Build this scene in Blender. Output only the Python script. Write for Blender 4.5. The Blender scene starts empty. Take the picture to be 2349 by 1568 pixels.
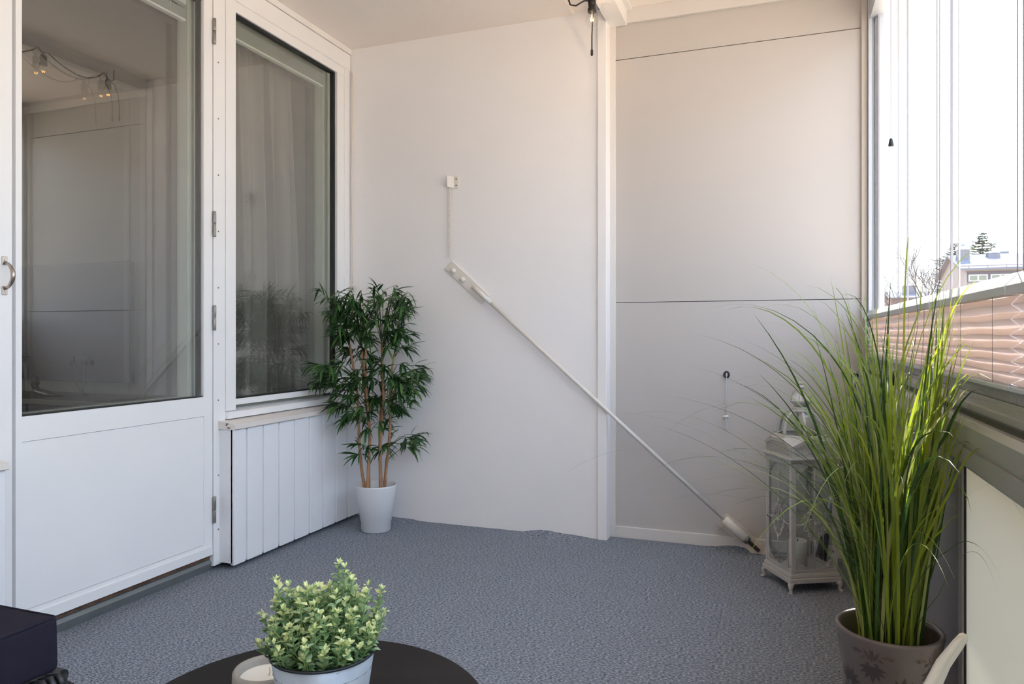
import bpy, bmesh, math, random
from math import sin, cos, pi, radians, sqrt, atan2
from mathutils import Vector, Matrix

# ------------------------------------------------------------------ camera
scene = bpy.context.scene
COL = scene.collection
YAW = radians(20.3)
FPX = 1655.0
cam_d = bpy.data.cameras.new('camera')
cam = bpy.data.objects.new('camera', cam_d)
COL.objects.link(cam)
cam.location = (0, 0, 1.0)
cam.rotation_euler = (radians(90), 0, YAW)
cam_d.sensor_fit = 'HORIZONTAL'
cam_d.sensor_width = 36.0
cam_d.lens = 36.0 * FPX / 2349.0
cam_d.shift_y = -(784.0 - 767.0) / 2349.0 
cam_d.clip_start = 0.02
cam_d.clip_end = 500
scene.camera = cam

# ------------------------------------------------------------------ world, sun, exposure
w = bpy.data.worlds.new('sky')
scene.world = w
w.use_nodes = True
nt = w.node_tree
nt.nodes.clear()
wo = nt.nodes.new('ShaderNodeOutputWorld')
bg = nt.nodes.new('ShaderNodeBackground')
tc = nt.nodes.new('ShaderNodeTexCoord')
sx = nt.nodes.new('ShaderNodeSeparateXYZ')
rp = nt.nodes.new('ShaderNodeValToRGB')
rp.color_ramp.elements[0].position = 0.0
rp.color_ramp.elements[0].color = (0.90, 0.95, 1.0, 1)
rp.color_ramp.elements[1].position = 0.6
rp.color_ramp.elements[1].color = (0.95, 1.20, 1.58, 1)
nt.links.new(tc.outputs['Generated'], sx.inputs[0])
nt.links.new(sx.outputs['Z'], rp.inputs[0])
nt.links.new(rp.outputs[0], bg.inputs[0])
bg.inputs[1].default_value = 2.4
nt.links.new(bg.outputs[0], wo.inputs[0])

sd = bpy.data.lights.new('sun', 'SUN')
sd.energy = 14.0
sd.angle = radians(0.6)
sd.color = (1.0, 0.95, 0.87)
sun = bpy.data.objects.new('sun', sd)
COL.objects.link(sun)
SUN = Vector((0.15, 0.72, 0.68)).normalized()
sun.rotation_euler = SUN.to_track_quat('Z', 'Y').to_euler()

vs = scene.view_settings
vs.view_transform = 'Standard'
vs.look = 'None'
vs.exposure = 0.38
vs.gamma = 1.0
vs.use_curve_mapping = False

scene.cycles.transparent_max_bounces = 32      # three panes in the door, then the glazing
scene.cycles.max_bounces = 12
BULB_W = 0.28

# ------------------------------------------------------------------ helpers
def lin(c):
    return tuple(((v / 255.0) / 12.92 if v / 255.0 <= 0.04045 else (((v / 255.0) + 0.055) / 1.055) ** 2.4) for v in c)

MATS = {}
def mat(name, col, rough=0.6, metal=0.0, var=0.0, vscale=8.0, bump=0.0, bscale=60.0, spec=0.5, col2=None, thr=None, detail=4.0, coat=0.0, trans=0.0):
    if name in MATS: return MATS[name]
    m = bpy.data.materials.new(name); m.use_nodes = True
    n = m.node_tree.nodes; l = m.node_tree.links
    p = n['Principled BSDF']
    c = tuple(col) + (1,)
    p.inputs['Base Color'].default_value = c
    p.inputs['Roughness'].default_value = rough
    p.inputs['Metallic'].default_value = metal
    p.inputs['Specular IOR Level'].default_value = spec
    if coat: p.inputs['Coat Weight'].default_value = coat
    t = None
    if var or bump or col2:
        t = n.new('ShaderNodeTexCoord')
    if var or col2:
        no = n.new('ShaderNodeTexNoise'); no.inputs['Scale'].default_value = vscale
        no.inputs['Detail'].default_value = detail
        l.new(t.outputs['Object'], no.inputs['Vector'])
        r = n.new('ShaderNodeValToRGB')
        if col2:
            a, b = thr if thr else (0.4, 0.6)
            r.color_ramp.elements[0].position = a; r.color_ramp.elements[1].position = b
            r.color_ramp.elements[0].color = c; r.color_ramp.elements[1].color = tuple(col2) + (1,)
        else:
            r.color_ramp.elements[0].position = 0.3; r.color_ramp.elements[1].position = 0.7
            r.color_ramp.elements[0].color = tuple(v * (1 - var) for v in col) + (1,)
            r.color_ramp.elements[1].color = tuple(min(1, v * (1 + var)) for v in col) + (1,)
        l.new(no.outputs['Fac'], r.inputs[0]); l.new(r.outputs[0], p.inputs['Base Color'])
    if bump:
        nb = n.new('ShaderNodeTexNoise'); nb.inputs['Scale'].default_value = bscale
        nb.inputs['Detail'].default_value = 5
        l.new(t.outputs['Object'], nb.inputs['Vector'])
        bn = n.new('ShaderNodeBump'); bn.inputs['Strength'].default_value = 1.0
        bn.inputs['Distance'].default_value = bump
        l.new(nb.outputs['Fac'], bn.inputs['Height']); l.new(bn.outputs[0], p.inputs['Normal'])
    if trans:
        tr = n.new('ShaderNodeBsdfTranslucent'); tr.inputs[0].default_value = c
        if var or col2: l.new(r.outputs[0], tr.inputs[0])
        mx = n.new('ShaderNodeMixShader'); mx.inputs[0].default_value = trans
        l.new(p.outputs[0], mx.inputs[1]); l.new(tr.outputs[0], mx.inputs[2])
        l.new(mx.outputs[0], n['Material Output'].inputs[0])
    MATS[name] = m
    return m

def glassmat(name, tint=(0.93, 0.96, 0.95), ior=1.5, rough=0.0, boost=1.0):
    if name in MATS: return MATS[name]
    m = bpy.data.materials.new(name); m.use_nodes = True
    n = m.node_tree.nodes; l = m.node_tree.links
    n.remove(n['Principled BSDF'])
    tr = n.new('ShaderNodeBsdfTransparent'); tr.inputs[0].default_value = tuple(tint) + (1,)
    gl = n.new('ShaderNodeBsdfGlossy'); gl.inputs['Roughness'].default_value = rough
    fr = n.new('ShaderNodeFresnel'); fr.inputs[0].default_value = ior
    # same reflectance from both faces of the pane
    ge = n.new('ShaderNodeNewGeometry')
    mul = n.new('ShaderNodeMath'); mul.operation = 'MULTIPLY'; mul.inputs[1].default_value = boost; mul.use_clamp = True
    inv = n.new('ShaderNodeMath'); inv.operation = 'SUBTRACT'; inv.inputs[0].default_value = 1.0
    l.new(ge.outputs['Backfacing'], inv.inputs[1])
    m2 = n.new('ShaderNodeMath'); m2.operation = 'MULTIPLY'
    l.new(fr.outputs[0], mul.inputs[0]); l.new(mul.outputs[0], m2.inputs[0]); l.new(inv.outputs[0], m2.inputs[1])
    mx = n.new('ShaderNodeMixShader')
    l.new(m2.outputs[0], mx.inputs[0]); l.new(tr.outputs[0], mx.inputs[1]); l.new(gl.outputs[0], mx.inputs[2])
    l.new(mx.outputs[0], n['Material Output'].inputs[0])
    MATS[name] = m
    return m

def emis(name, col, s):
    m = bpy.data.materials.new(name); m.use_nodes = True
    n = m.node_tree.nodes; l = m.node_tree.links
    n.remove(n['Principled BSDF'])
    e = n.new('ShaderNodeEmission'); e.inputs[0].default_value = tuple(col) + (1,); e.inputs[1].default_value = s
    l.new(e.outputs[0], n['Material Output'].inputs[0])
    MATS[name] = m
    return m

class MB:
    def __init__(s): s.v = []; s.f = []; s.sm = []; s.mi = []; s.cur = 0
    def add(s, vs, fs, smooth=False):
        o = len(s.v); s.v.extend([tuple(q) for q in vs])
        for f in fs:
            s.f.append(tuple(i + o for i in f)); s.sm.append(smooth); s.mi.append(s.cur)
        return s
    def box(s, x0, x1, y0, y1, z0, z1, M=None, bev=0.0):
        if bev and min(x1-x0, y1-y0, z1-z0) > 2.2 * bev:
            bm = bmesh.new()
            bmesh.ops.create_cube(bm, size=1)
            for v in bm.verts:
                v.co = Vector(((x0+x1)/2 + v.co.x*(x1-x0), (y0+y1)/2 + v.co.y*(y1-y0), (z0+z1)/2 + v.co.z*(z1-z0)))
            bmesh.ops.bevel(bm, geom=bm.edges[:], offset=bev, segments=2, profile=0.5, affect='EDGES')
            bm.verts.index_update()
            vs = [v.co.copy() for v in bm.verts]; fs = [[v.index for v in f.verts] for f in bm.faces]
            bm.free()
        else:
            vs = [Vector(p) for p in ((x0,y0,z0),(x1,y0,z0),(x1,y1,z0),(x0,y1,z0),(x0,y0,z1),(x1,y0,z1),(x1,y1,z1),(x0,y1,z1))]
            fs = [(0,3,2,1),(4,5,6,7),(0,1,5,4),(1,2,6,5),(2,3,7,6),(3,0,4,7)]
        if M: vs = [M @ v for v in vs]
        return s.add(vs, fs)
    def lathe(s, prof, c=(0,0,0), n=32, M=None, cap0=True, cap1=True, smooth=True, phase=0.0):
        vs = []
        for r, z in prof:
            for i in range(n):
                a = 2*pi*i/n + phase
                v = Vector((r*cos(a), r*sin(a), z))
                v = (M @ v) if M else v + Vector(c)
                vs.append(v)
        fs = []
        for k in range(len(prof)-1):
            for i in range(n):
                j = (i+1) % n
                fs.append((k*n+i, k*n+j, (k+1)*n+j, (k+1)*n+i))
        s.add(vs, fs, smooth)
        b = len(s.v) - len(vs)
        if cap0 and prof[0][0] > 1e-6:
            s.f.append(tuple(b+i for i in reversed(range(n)))); s.sm.append(False); s.mi.append(s.cur)
        if cap1 and prof[-1][0] > 1e-6:
            s.f.append(tuple(b+(len(prof)-1)*n+i for i in range(n))); s.sm.append(False); s.mi.append(s.cur)
        return s
    def tube(s, pts, r, n=8, caps=True):
        pts = [Vector(p) for p in pts]
        rs = r if isinstance(r, (list, tuple)) else [r]*len(pts)
        t0 = (pts[1]-pts[0]).normalized()
        up = Vector((0,0,1)) if abs(t0.z) < 0.9 else Vector((1,0,0))
        a = t0.cross(up).normalized()
        vs = []
        for i, p in enumerate(pts):
            if i == 0: t = pts[1]-pts[0]
            elif i == len(pts)-1: t = pts[-1]-pts[-2]
            else: t = pts[i+1]-pts[i-1]
            t = t.normalized()
            a = (a - t*a.dot(t))
            if a.length < 1e-6: a = t.orthogonal()
            a.normalize(); b = t.cross(a)
            for k in range(n):
                th = 2*pi*k/n
                vs.append(p + (a*cos(th) + b*sin(th))*rs[i])
        fs = []
        for i in range(len(pts)-1):
            for k in range(n):
                j = (k+1) % n
                fs.append((i*n+k, i*n+j, (i+1)*n+j, (i+1)*n+k))
        s.add(vs, fs, True)
        if caps:
            b0 = len(s.v)-len(vs)
            s.f.append(tuple(b0+i for i in reversed(range(n)))); s.sm.append(False); s.mi.append(s.cur)
            s.f.append(tuple(b0+(len(pts)-1)*n+i for i in range(n))); s.sm.append(False); s.mi.append(s.cur)
        return s
    def prism(s, prof, y0, y1):
        """closed (x,z) profile extruded along y"""
        n = len(prof)
        vs = [(x, y0, z) for x, z in prof] + [(x, y1, z) for x, z in prof]
        fs = [(i, (i+1) % n, n+(i+1) % n, n+i) for i in range(n)]
        fs += [tuple(reversed(range(n))), tuple(range(n, 2*n))]
        return s.add(vs, fs)
    def plate(s, poly, th, M):
        """2-D polygon (x,y) with thickness th along local z"""
        n = len(poly)
        vs = [M @ Vector((x, y, 0)) for x, y in poly] + [M @ Vector((x, y, th)) for x, y in poly]
        fs = [tuple(reversed(range(n))), tuple(range(n, 2*n))] + [(i, (i+1) % n, n+(i+1) % n, n+i) for i in range(n)]
        return s.add(vs, fs)
    def build(s, name, m, parent=None):
        me = bpy.data.meshes.new(name)
        me.from_pydata(s.v, [], s.f)
        ms = m if isinstance(m, (list, tuple)) else [m]
        for q in ms: me.materials.append(q)
        me.polygons.foreach_set('use_smooth', s.sm)
        me.polygons.foreach_set('material_index', s.mi)
        me.update()
        bm = bmesh.new(); bm.from_mesh(me)
        if len(bm.faces) < 20000: bmesh.ops.recalc_face_normals(bm, faces=bm.faces[:])
        bm.to_mesh(me); bm.free()
        o = bpy.data.objects.new(name, me); COL.objects.link(o)
        if parent:
            o.parent = parent
            if parent.type == 'EMPTY' or parent.location.length > 0:
                o.matrix_parent_inverse = parent_world(parent).inverted()
        return o

def parent_world(p):
    M = Matrix.LocRotScale(p.location, p.rotation_euler, p.scale)
    if p.parent: M = parent_world(p.parent) @ p.matrix_parent_inverse @ M
    return M

def tag(o, label=None, cat=None, group=None, kind=None):
    if label: o['label'] = label
    if cat: o['category'] = cat
    if group: o['group'] = group
    if kind: o['kind'] = kind
    return o

def empty(name, loc=(0,0,0), label=None, cat=None, group=None, kind=None):
    o = bpy.data.objects.new(name, None); COL.objects.link(o)
    o.location = loc; o.empty_display_size = 0.1
    return tag(o, label, cat, group, kind)

def T(x=0, y=0, z=0, rz=0): return Matrix.Translation((x, y, z)) @ Matrix.Rotation(rz, 4, 'Z')

# ------------------------------------------------------------------ materials
white_paint = mat('white_paint', lin((236, 234, 232)), 0.42, var=0.02, vscale=5, bump=0.0006, bscale=40)
alu_white = mat('white_aluminium', lin((240, 240, 240)), 0.35, var=0.012, vscale=4)
plaster = mat('white_plaster', lin((240, 237, 236)), 0.75, var=0.012, vscale=3, bump=0.0018, bscale=13)
ceil_m = mat('ceiling_plaster', lin((246, 238, 231)), 0.85, var=0.012, vscale=3, bump=0.002, bscale=60)
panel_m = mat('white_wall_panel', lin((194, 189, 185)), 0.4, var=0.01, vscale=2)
strip_m = mat('strip_white', lin((216, 212, 208)), 0.42)
dark_gap = mat('dark_gap', lin((70, 58, 50)), 0.8)
gasket = mat('black_rubber', lin((30, 33, 33)), 0.5)
grey_metal = mat('threshold_metal', lin((128, 132, 132)), 0.5, 0.3, var=0.08, vscale=12)
brown_wood = mat('worn_brown_wood', lin((104, 78, 62)), 0.8, var=0.4, vscale=30)
galv = mat('hinge_steel', lin((150, 146, 140)), 0.42, 0.8, var=0.15, vscale=40)
nickel = mat('brushed_nickel', lin((176, 166, 156)), 0.3, 0.95)
alu = mat('anodised_aluminium', lin((168, 166, 162)), 0.36, 0.45, var=0.03, vscale=5)
alu_light = mat('light_aluminium', lin((200, 206, 214)), 0.38, 0.35)
cordm = mat('blind_cord', lin((120, 108, 112)), 0.7)
black_pl = mat('black_plastic', lin((26, 26, 27)), 0.45)
pane_m = glassmat('window_glass', (0.985, 0.992, 0.99), 1.6, 0.0, 2.3)
win_m = glassmat('tall_window_glass', (0.98, 0.99, 0.98), 1.6, 0.0, 2.2)
coat_m = glassmat('coated_glass', (0.985, 0.992, 0.99), 1.6, 0.0, 2.6)
clear_m = glassmat('balcony_glass', (0.99, 0.995, 0.995), 1.45, 0.0, 0.30)
thin_m = glassmat('lantern_glass', (0.92, 0.94, 0.94), 1.5, 0.01, 1.2)
bulb_m = glassmat('bulb_glass', (0.99, 0.985, 0.97), 1.45, 0.0, 1.4)

def carpet_mat():
    m = bpy.data.materials.new('felt_carpet'); m.use_nodes = True
    n = m.node_tree.nodes; l = m.node_tree.links; p = n['Principled BSDF']
    t = n.new('ShaderNodeTexCoord')
    a = n.new('ShaderNodeTexNoise'); a.inputs['Scale'].default_value = 150; a.inputs['Detail'].default_value = 3; a.inputs['Roughness'].default_value = 0.7
    mp = n.new('ShaderNodeMapping'); mp.inputs['Scale'].default_value = (0.7, 1.4, 1)
    l.new(t.outputs['Object'], mp.inputs[0]); l.new(mp.outputs[0], a.inputs['Vector'])
    r = n.new('ShaderNodeValToRGB')
    e = r.color_ramp.elements
    e[0].position = 0.36; e[0].color = lin((80, 86, 94)) + (1,)
    e[1].position = 0.64; e[1].color = lin((178, 184, 194)) + (1,)
    q = e.new(0.5); q.color = lin((128, 134, 144)) + (1,)
    l.new(a.outputs['Fac'], r.inputs[0])
    b = n.new('ShaderNodeTexNoise'); b.inputs['Scale'].default_value = 9
    l.new(t.outputs['Object'], b.inputs['Vector'])
    mx = n.new('ShaderNodeMixRGB'); mx.blend_type = 'MULTIPLY'; mx.inputs[0].default_value = 0.15
    l.new(r.outputs[0], mx.inputs[1]); l.new(b.outputs['Fac'], mx.inputs[2])
    l.new(mx.outputs[0], p.inputs['Base Color'])
    p.inputs['Roughness'].default_value = 0.95; p.inputs['Specular IOR Level'].default_value = 0.15
    bn = n.new('ShaderNodeBump'); bn.inputs['Distance'].default_value = 0.0015
    l.new(a.outputs['Fac'], bn.inputs['Height']); l.new(bn.outputs[0], p.inputs['Normal'])
    return m

# ------------------------------------------------------------------ dimensions
XL = -2.245      # face of the door and window wall
XR = 0.345       # parapet
YE = 3.46        # plastered end wall
YP = 3.53        # panel end wall
CZ = 2.585
YB = -1.6
R = random.Random(7)

# ------------------------------------------------------------------ floor
def noise1(x, k=0): return sin(x*3.1+k)*0.5 + sin(x*7.3+1.7*k+1)*0.3 + sin(x*13.7+k*0.6)*0.2
m = MB()
xs = [-2.30 + i*0.045 for i in range(60)]
ys = [YB, 0.0, 1.0, 2.0, 2.8, 3.2, 3.34, 3.40, 3.44, 3.465, 3.49, 3.515, 3.528]
vv = []
for y in ys:
    for x in xs:
        lim = YE if x < -0.80 else YP
        yy = min(y, lim - 0.002)
        z = 0.0
        if lim - yy < 0.10:
            k = 1 - (lim - yy)/0.10
            z = max(0.0, noise1(x*2.0, 2))*0.022*k*k
        vv.append((min(x, 0.36), yy, z))
N = len(xs)
ff = [(j*N+i, j*N+i+1, (j+1)*N+i+1, (j+1)*N+i) for j in range(len(ys)-1) for i in range(N-1)]
m.add(vv, ff)
m.box(-2.45, 0.42, YB-0.1, YP+0.15, -0.20, -0.012)
tag(m.build('floor', carpet_mat()), 'grey blue felt carpet on the balcony floor', 'floor', kind='structure')

# ------------------------------------------------------------------ ceiling
m = MB()
m.box(-2.45, -0.955, YB-0.1, YP+0.1, CZ, CZ+0.2)
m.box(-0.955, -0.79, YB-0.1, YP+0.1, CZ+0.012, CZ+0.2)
m.box(-0.79, 0.60, YB-0.1, YP+0.1, 2.60, CZ+0.2)
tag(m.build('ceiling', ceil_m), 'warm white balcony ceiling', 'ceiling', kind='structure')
m = MB()
m.box(-0.79, -0.70, YB, YP, 2.522, 2.60, bev=0.003)
m.box(-0.70, -0.675, YB, YP, 2.588, 2.60)
tag(m.build('trim_1', white_paint), 'white boxed casing running along the ceiling', 'beam', kind='structure')

# ------------------------------------------------------------------ end wall
m = MB()
m.box(-2.45, -0.83, YE, YE+0.2, -0.1, CZ+0.05)
m.box(-0.832, -0.785, YE-0.012, YE+0.2, -0.1, CZ, bev=0.004)
tag(m.build('wall_back', plaster), 'white plastered end wall', 'wall', kind='structure')
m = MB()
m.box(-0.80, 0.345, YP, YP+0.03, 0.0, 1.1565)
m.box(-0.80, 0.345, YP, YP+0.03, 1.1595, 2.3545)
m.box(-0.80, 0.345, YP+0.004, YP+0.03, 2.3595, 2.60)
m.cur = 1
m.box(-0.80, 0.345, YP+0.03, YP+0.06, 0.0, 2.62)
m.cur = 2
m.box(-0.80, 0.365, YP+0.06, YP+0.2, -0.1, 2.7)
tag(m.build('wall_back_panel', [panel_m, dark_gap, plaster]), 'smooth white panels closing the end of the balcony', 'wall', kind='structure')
m = MB()
m.box(-0.797, -0.757, YP-0.012, YP+0.004, 0.0, 2.60, bev=0.002)
tag(m.build('trim_2', strip_m), 'upright white cover strip beside the panels', 'trim', kind='structure')
m = MB()
m.box(-0.797, 0.341, YP-0.014, YP+0.004, 2.528, 2.60, bev=0.002)
tag(m.build('trim_3', strip_m), 'white cover strip above the panels', 'trim', kind='structure')
m = MB()
m.box(-0.757, 0.341, YP-0.010, YP+0.004, 0.0, 0.055, bev=0.002)
tag(m.build('baseboard_back', strip_m), 'low white skirting under the panels', 'baseboard', kind='structure')
m = MB()
m.box(0.341, 0.366, YP-0.02, YP+0.02, 0.0, 2.60, bev=0.003)
tag(m.build('trim_4', mat('beige_trim', lin((196, 188, 178)), 0.5)), 'pale upright strip at the right end of the panels', 'trim', kind='structure')
m = MB()
m.box(-2.45, 0.60, YB-0.15, YB, -0.1, 2.8)
tag(m.build('wall_front', plaster), 'white wall behind the camera', 'wall', kind='structure')

# ------------------------------------------------------------------ left wall
m = MB()
m.box(XL-0.175, XL+0.012, 0.0, YE, 2.555, CZ+0.02)                       # header to the ceiling
m.box(XL-0.175, XL, YB, 0.20, -0.1, CZ+0.02)                       # wall behind camera
m.box(XL-0.175, XL-0.05, 0.20, 1.44, -0.1, 0.60)
m.box(XL-0.175, XL-0.05, 2.49, YE, -0.1, 0.60)
tag(m.build('wall_left', white_paint), 'white wall with the door and windows to the flat', 'wall', kind='structure')
m = MB()
m.box(XL-0.05, XL+0.008, 0.0, YE-0.004, 2.467, 2.553, bev=0.003)
tag(m.build('trim_5', alu_white), 'white cover board above the door and window', 'trim', kind='structure')
m = MB()
m.box(XL-0.16, XL+0.002, 2.425, 2.494, 0.02, 2.467, bev=0.002)
m.cur = 1
for z in (0.17, 0.40, 0.72, 0.96, 1.20, 1.44, 1.68, 1.92, 2.16):
    m.lathe([(0.0035, 0), (0.0035, 0.0012)], M=Matrix.Translation((XL+0.002, 2.452, z)) @ Matrix.Rotation(pi/2, 4, 'Y'), n=10)
tag(m.build('trim_6', [alu_white, galv]), 'white post between the door and the window', 'trim', kind='structure')
m = MB()
m.box(XL-0.16, XL+0.015, 1.44, 1.562, 0.02, 2.467, bev=0.003)
m.box(XL-0.16, XL-0.02, 1.562, 1.578, 0.02, 2.467)
tag(m.build('trim_7', alu_white), 'white door post carrying the pull handle', 'trim', kind='structure')

# threshold
m = MB()
m.prism([(-2.268, 0.0), (-2.252, 0.034), (-2.262, 0.046), (-2.30, 0.054), (-2.42, 0.054), (-2.42, 0.0)], 1.44, 2.44)
m.cur = 1
m.box(-2.42, -2.262, 1.56, 2.43, 0.05, 0.066)
tag(m.build('trim_8', [grey_metal, brown_wood]), 'grey metal threshold with worn brown wood under the door', 'threshold', kind='structure')

# ------------------------------------------------------------------ venetian blind (pulled up, between the panes)
slat_m = mat('pale_slats', lin((236, 242, 236)), 0.35)
def venetian(x, y0, y1, ztop, zbot, label):
    r = empty('venetian_blind', (x, (y0+y1)/2, ztop), label, 'blind')
    a = MB(); a.box(x-0.012, x+0.012, y0, y1, ztop-0.022, ztop, bev=0.002); a.build('head_rail', slat_m, r)
    a = MB()
    nS = 16
    for i in range(nS):
        z = zbot + 0.010 + (ztop-0.028-zbot)*0.62*i/nS
        a.prism([(x-0.012, z), (x-0.004, z+0.0022), (x+0.004, z+0.0022), (x+0.012, z), (x+0.012, z+0.0006), (x+0.004, z+0.0028), (x-0.004, z+0.0028), (x-0.012, z+0.0006)], y0+0.003, y1-0.003)
    a.build('slats', slat_m, r)
    a = MB(); a.box(x-0.012, x+0.012, y0+0.003, y1-0.003, zbot, zbot+0.009, bev=0.002); a.build('bottom_rail', slat_m, r)
    nc = 3
    for k in range(nc):
        yc = y0 + (y1-y0)*(0.12 + 0.76*k/(nc-1))
        a = MB()
        rr = random.Random(k)
        for sx_ in (-0.013, 0.013):
            pts = []
            for q in range(14):
                z = ztop-0.02 - (ztop-0.02-zbot)*q/13
                pts.append((x+sx_+rr.uniform(-.002, .002), yc+rr.uniform(-.005, .005), z))
            a.tube(pts, 0.0009, 5)
        a.build('ladder_cord', mat('ladder_cord', lin((225, 222, 205)), 0.8), r)
    return r

# ------------------------------------------------------------------ door
door = empty('door_1', (XL, 2.0, 0.07), 'white balcony door with a large glass pane', 'door', kind='structure')
m = MB()
dx0, dx1 = XL-0.055, XL
m.box(dx0, dx1, 1.582, 1.602, 0.073, 2.46)
m.box(dx0, dx1, 2.372, 2.420, 0.073, 2.46)
m.box(dx0, dx1, 1.602, 2.372, 0.660, 0.740)
m.box(dx0, dx1, 1.602, 2.372, 2.40, 2.46)
m.box(dx0, dx1-0.003, 1.602, 2.372, 0.125, 0.6585)
m.box(dx0, dx1, 1.602, 2.372, 0.073, 0.1235)
m.box(dx1-0.002, dx1+0.006, 1.60, 2.415, 0.073, 0.108)
m.build('door_leaf', alu_white, door)
m = MB()
m.box(XL-0.034, XL-0.016, 1.602, 1.606, 0.74, 2.40); m.box(XL-0.034, XL-0.016, 2.360, 2.372, 0.74, 2.40)
m.box(XL-0.034, XL-0.006, 1.602, 2.372, 0.740, 0.745); m.box(XL-0.05, XL-0.012, 1.602, 2.372, 2.392, 2.40)
m.build('glazing_gasket', gasket, door)
m = MB()
m.box(XL-0.012, XL-0.008, 1.602, 2.372, 0.742, 2.398)
m.box(XL-0.040, XL-0.036, 1.602, 2.372, 0.742, 2.398)
m.build('door_glass', pane_m, door)
m = MB(); m.box(XL-0.108, XL-0.104, 1.602, 2.372, 0.742, 2.398); m.build('inner_glass', coat_m, door)
m = MB()
for a, b in ((1.56, 1.602), (2.345, 2.42)): m.box(XL-0.118, XL-0.060, a, b, 0.70, 2.45, bev=0.003)
m.box(XL-0.118, XL-0.060, 1.60, 2.35, 0.66, 0.741); m.box(XL-0.118, XL-0.060, 1.60, 2.35, 2.39, 2.45)
m.box(XL-0.118, XL-0.060, 1.582, 2.42, 0.08, 0.70)
m.build('inner_sash', mat('green_white_sash', lin((190, 196, 184)), 0.4), door)
for z0, z1 in ((2.227, 2.335), (1.413, 1.521), (1.018, 1.124), (0.205, 0.316)):
    m = MB()
    zm = (z0+z1)/2
    for a, b in ((z0, zm-0.001), (zm+0.001, z1)):
        m.lathe([(0.0055, a), (0.0068, a+0.003), (0.0068, b-0.003), (0.0055, b)], (XL+0.009, 2.4225, 0), 14)
    m.box(XL+0.001, XL+0.006, 2.4225, 2.436, zm+0.004, z1-0.002)
    m.build('hinge', galv, door)
# dark gap between leaf and post
m = MB(); m.box(XL-0.055, XL-0.012, 2.4202, 2.4248, 0.07, 2.46); m.build('door_seal', gasket, door)
venetian(XL-0.076, 1.61, 2.343, 2.392, 2.30, 'raised venetian blind behind the glass of the balcony door')

# pull handle on the post
h = empty('pull_handle', (0, 0, 0)); h.parent = bpy.data.objects['trim_7']
for z0, z1 in ((1.214, 1.240), (1.122, 1.148)):
    m = MB(); m.box(XL+0.015, XL+0.0185, 1.528, 1.544, z0, z1, bev=0.001)
    m.lathe([(0.0035, 0), (0.0028, 0.0015)], M=Matrix.Translation((XL+0.0185, 1.536, (z0+z1)/2)) @ Matrix.Rotation(pi/2, 4, 'Y'), n=12)
    m.build('mounting_plate', nickel, h)
m = MB()
pts = []
for i in range(17):
    t = i/16
    pts.append((XL+0.017 + 0.036*sin(pi*t)**0.6, 1.537, 1.222 - 0.082*t))
m.tube(pts, [0.004+0.0025*sin(pi*i/16) for i in range(17)], 12)
m.build('grip', nickel, h)

# ------------------------------------------------------------------ window beside the door
def window(name, y0, y1, g0, g1, label):
    wi = empty(name, (XL, (y0+y1)/2, 0.66), label, 'window', kind='structure')
    m = MB()
    m.box(XL-0.045, XL+0.004, y0, g0, 0.668, 2.47, bev=0.002)
    m.box(XL-0.045, XL+0.004, g1+0.082, y1, 0.668, 2.47, bev=0.002)
    m.box(XL-0.045, XL, g0, g1+0.085, 2.421, 2.47)
    m.box(XL-0.045, XL-0.002, g1+0.02, g1+0.084, 0.668, 2.421)
    m.box(XL-0.045, XL-0.004, g0, g1+0.02, 0.690, 0.716)
    m.build('window_frame', alu_white, wi)
    m = MB()
    m.prism([(XL-0.05, 0.672), (XL+0.016, 0.664), (XL+0.018, 0.664), (XL+0.018, 0.636), (XL-0.05, 0.636)], y0-0.002, y1)
    m.build('sill_flashing', alu_white, wi)
    m = MB()
    m.box(XL-0.034, XL-0.014, g1-0.003, g1+0.004, 0.716, 2.421); m.box(XL-0.034, XL-0.012, g1+0.008, g1+0.012, 0.716, 2.421)
    m.box(XL-0.034, XL-0.016, g0-0.004, g0+0.002, 0.716, 2.421)
    m.box(XL-0.034, XL-0.012, g0, g1, 0.716, 0.722); m.box(XL-0.034, XL-0.010, g0, g1, 2.412, 2.421)
    m.build('glazing_gasket', gasket, wi)
    m = MB()
    m.box(XL-0.034, XL-0.020, g1+0.003, g1+0.02, 0.716, 2.421); m.box(XL-0.044, XL-0.034, g1-0.01, g1+0.02, 0.716, 2.421)
    m.build('glazing_bead', mat('green_white_sash', (0, 0, 0)), wi)
    m = MB()
    for dx in (-0.030, -0.048): m.box(XL+dx, XL+dx+0.004, g0-0.002, g1, 0.717, 2.418)
    m.build('window_glass', win_m, wi)
    m = MB(); m.box(XL-0.108, XL-0.104, g0-0.002, g1, 0.717, 2.418); m.build('inner_glass', win_m, wi)
    m = MB()
    m.box(XL-0.118, XL-0.060, y0-0.05, g0-0.015, 0.64, 2.47); m.box(XL-0.118, XL-0.060, g1-0.028, y1, 0.64, 2.47, bev=0.003)
    m.box(XL-0.118, XL-0.060, g0-0.02, g1, 0.62, 0.700); m.box(XL-0.118, XL-0.086, g0-0.02, g1, 2.405, 2.47)
    m.build('inner_sash', MATS['green_white_sash'], wi)
    return wi
window('window_1', 2.496, YE-0.003, 2.557, 3.323, 'tall narrow window between the door and the corner')
window('window_2', 0.20, 1.44, 0.27, 1.34, 'window on the near side of the balcony door')
venetian(XL-0.072, 2.56, 3.318, 2.466, 2.335, 'raised venetian blind behind the glass of the tall window')

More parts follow.
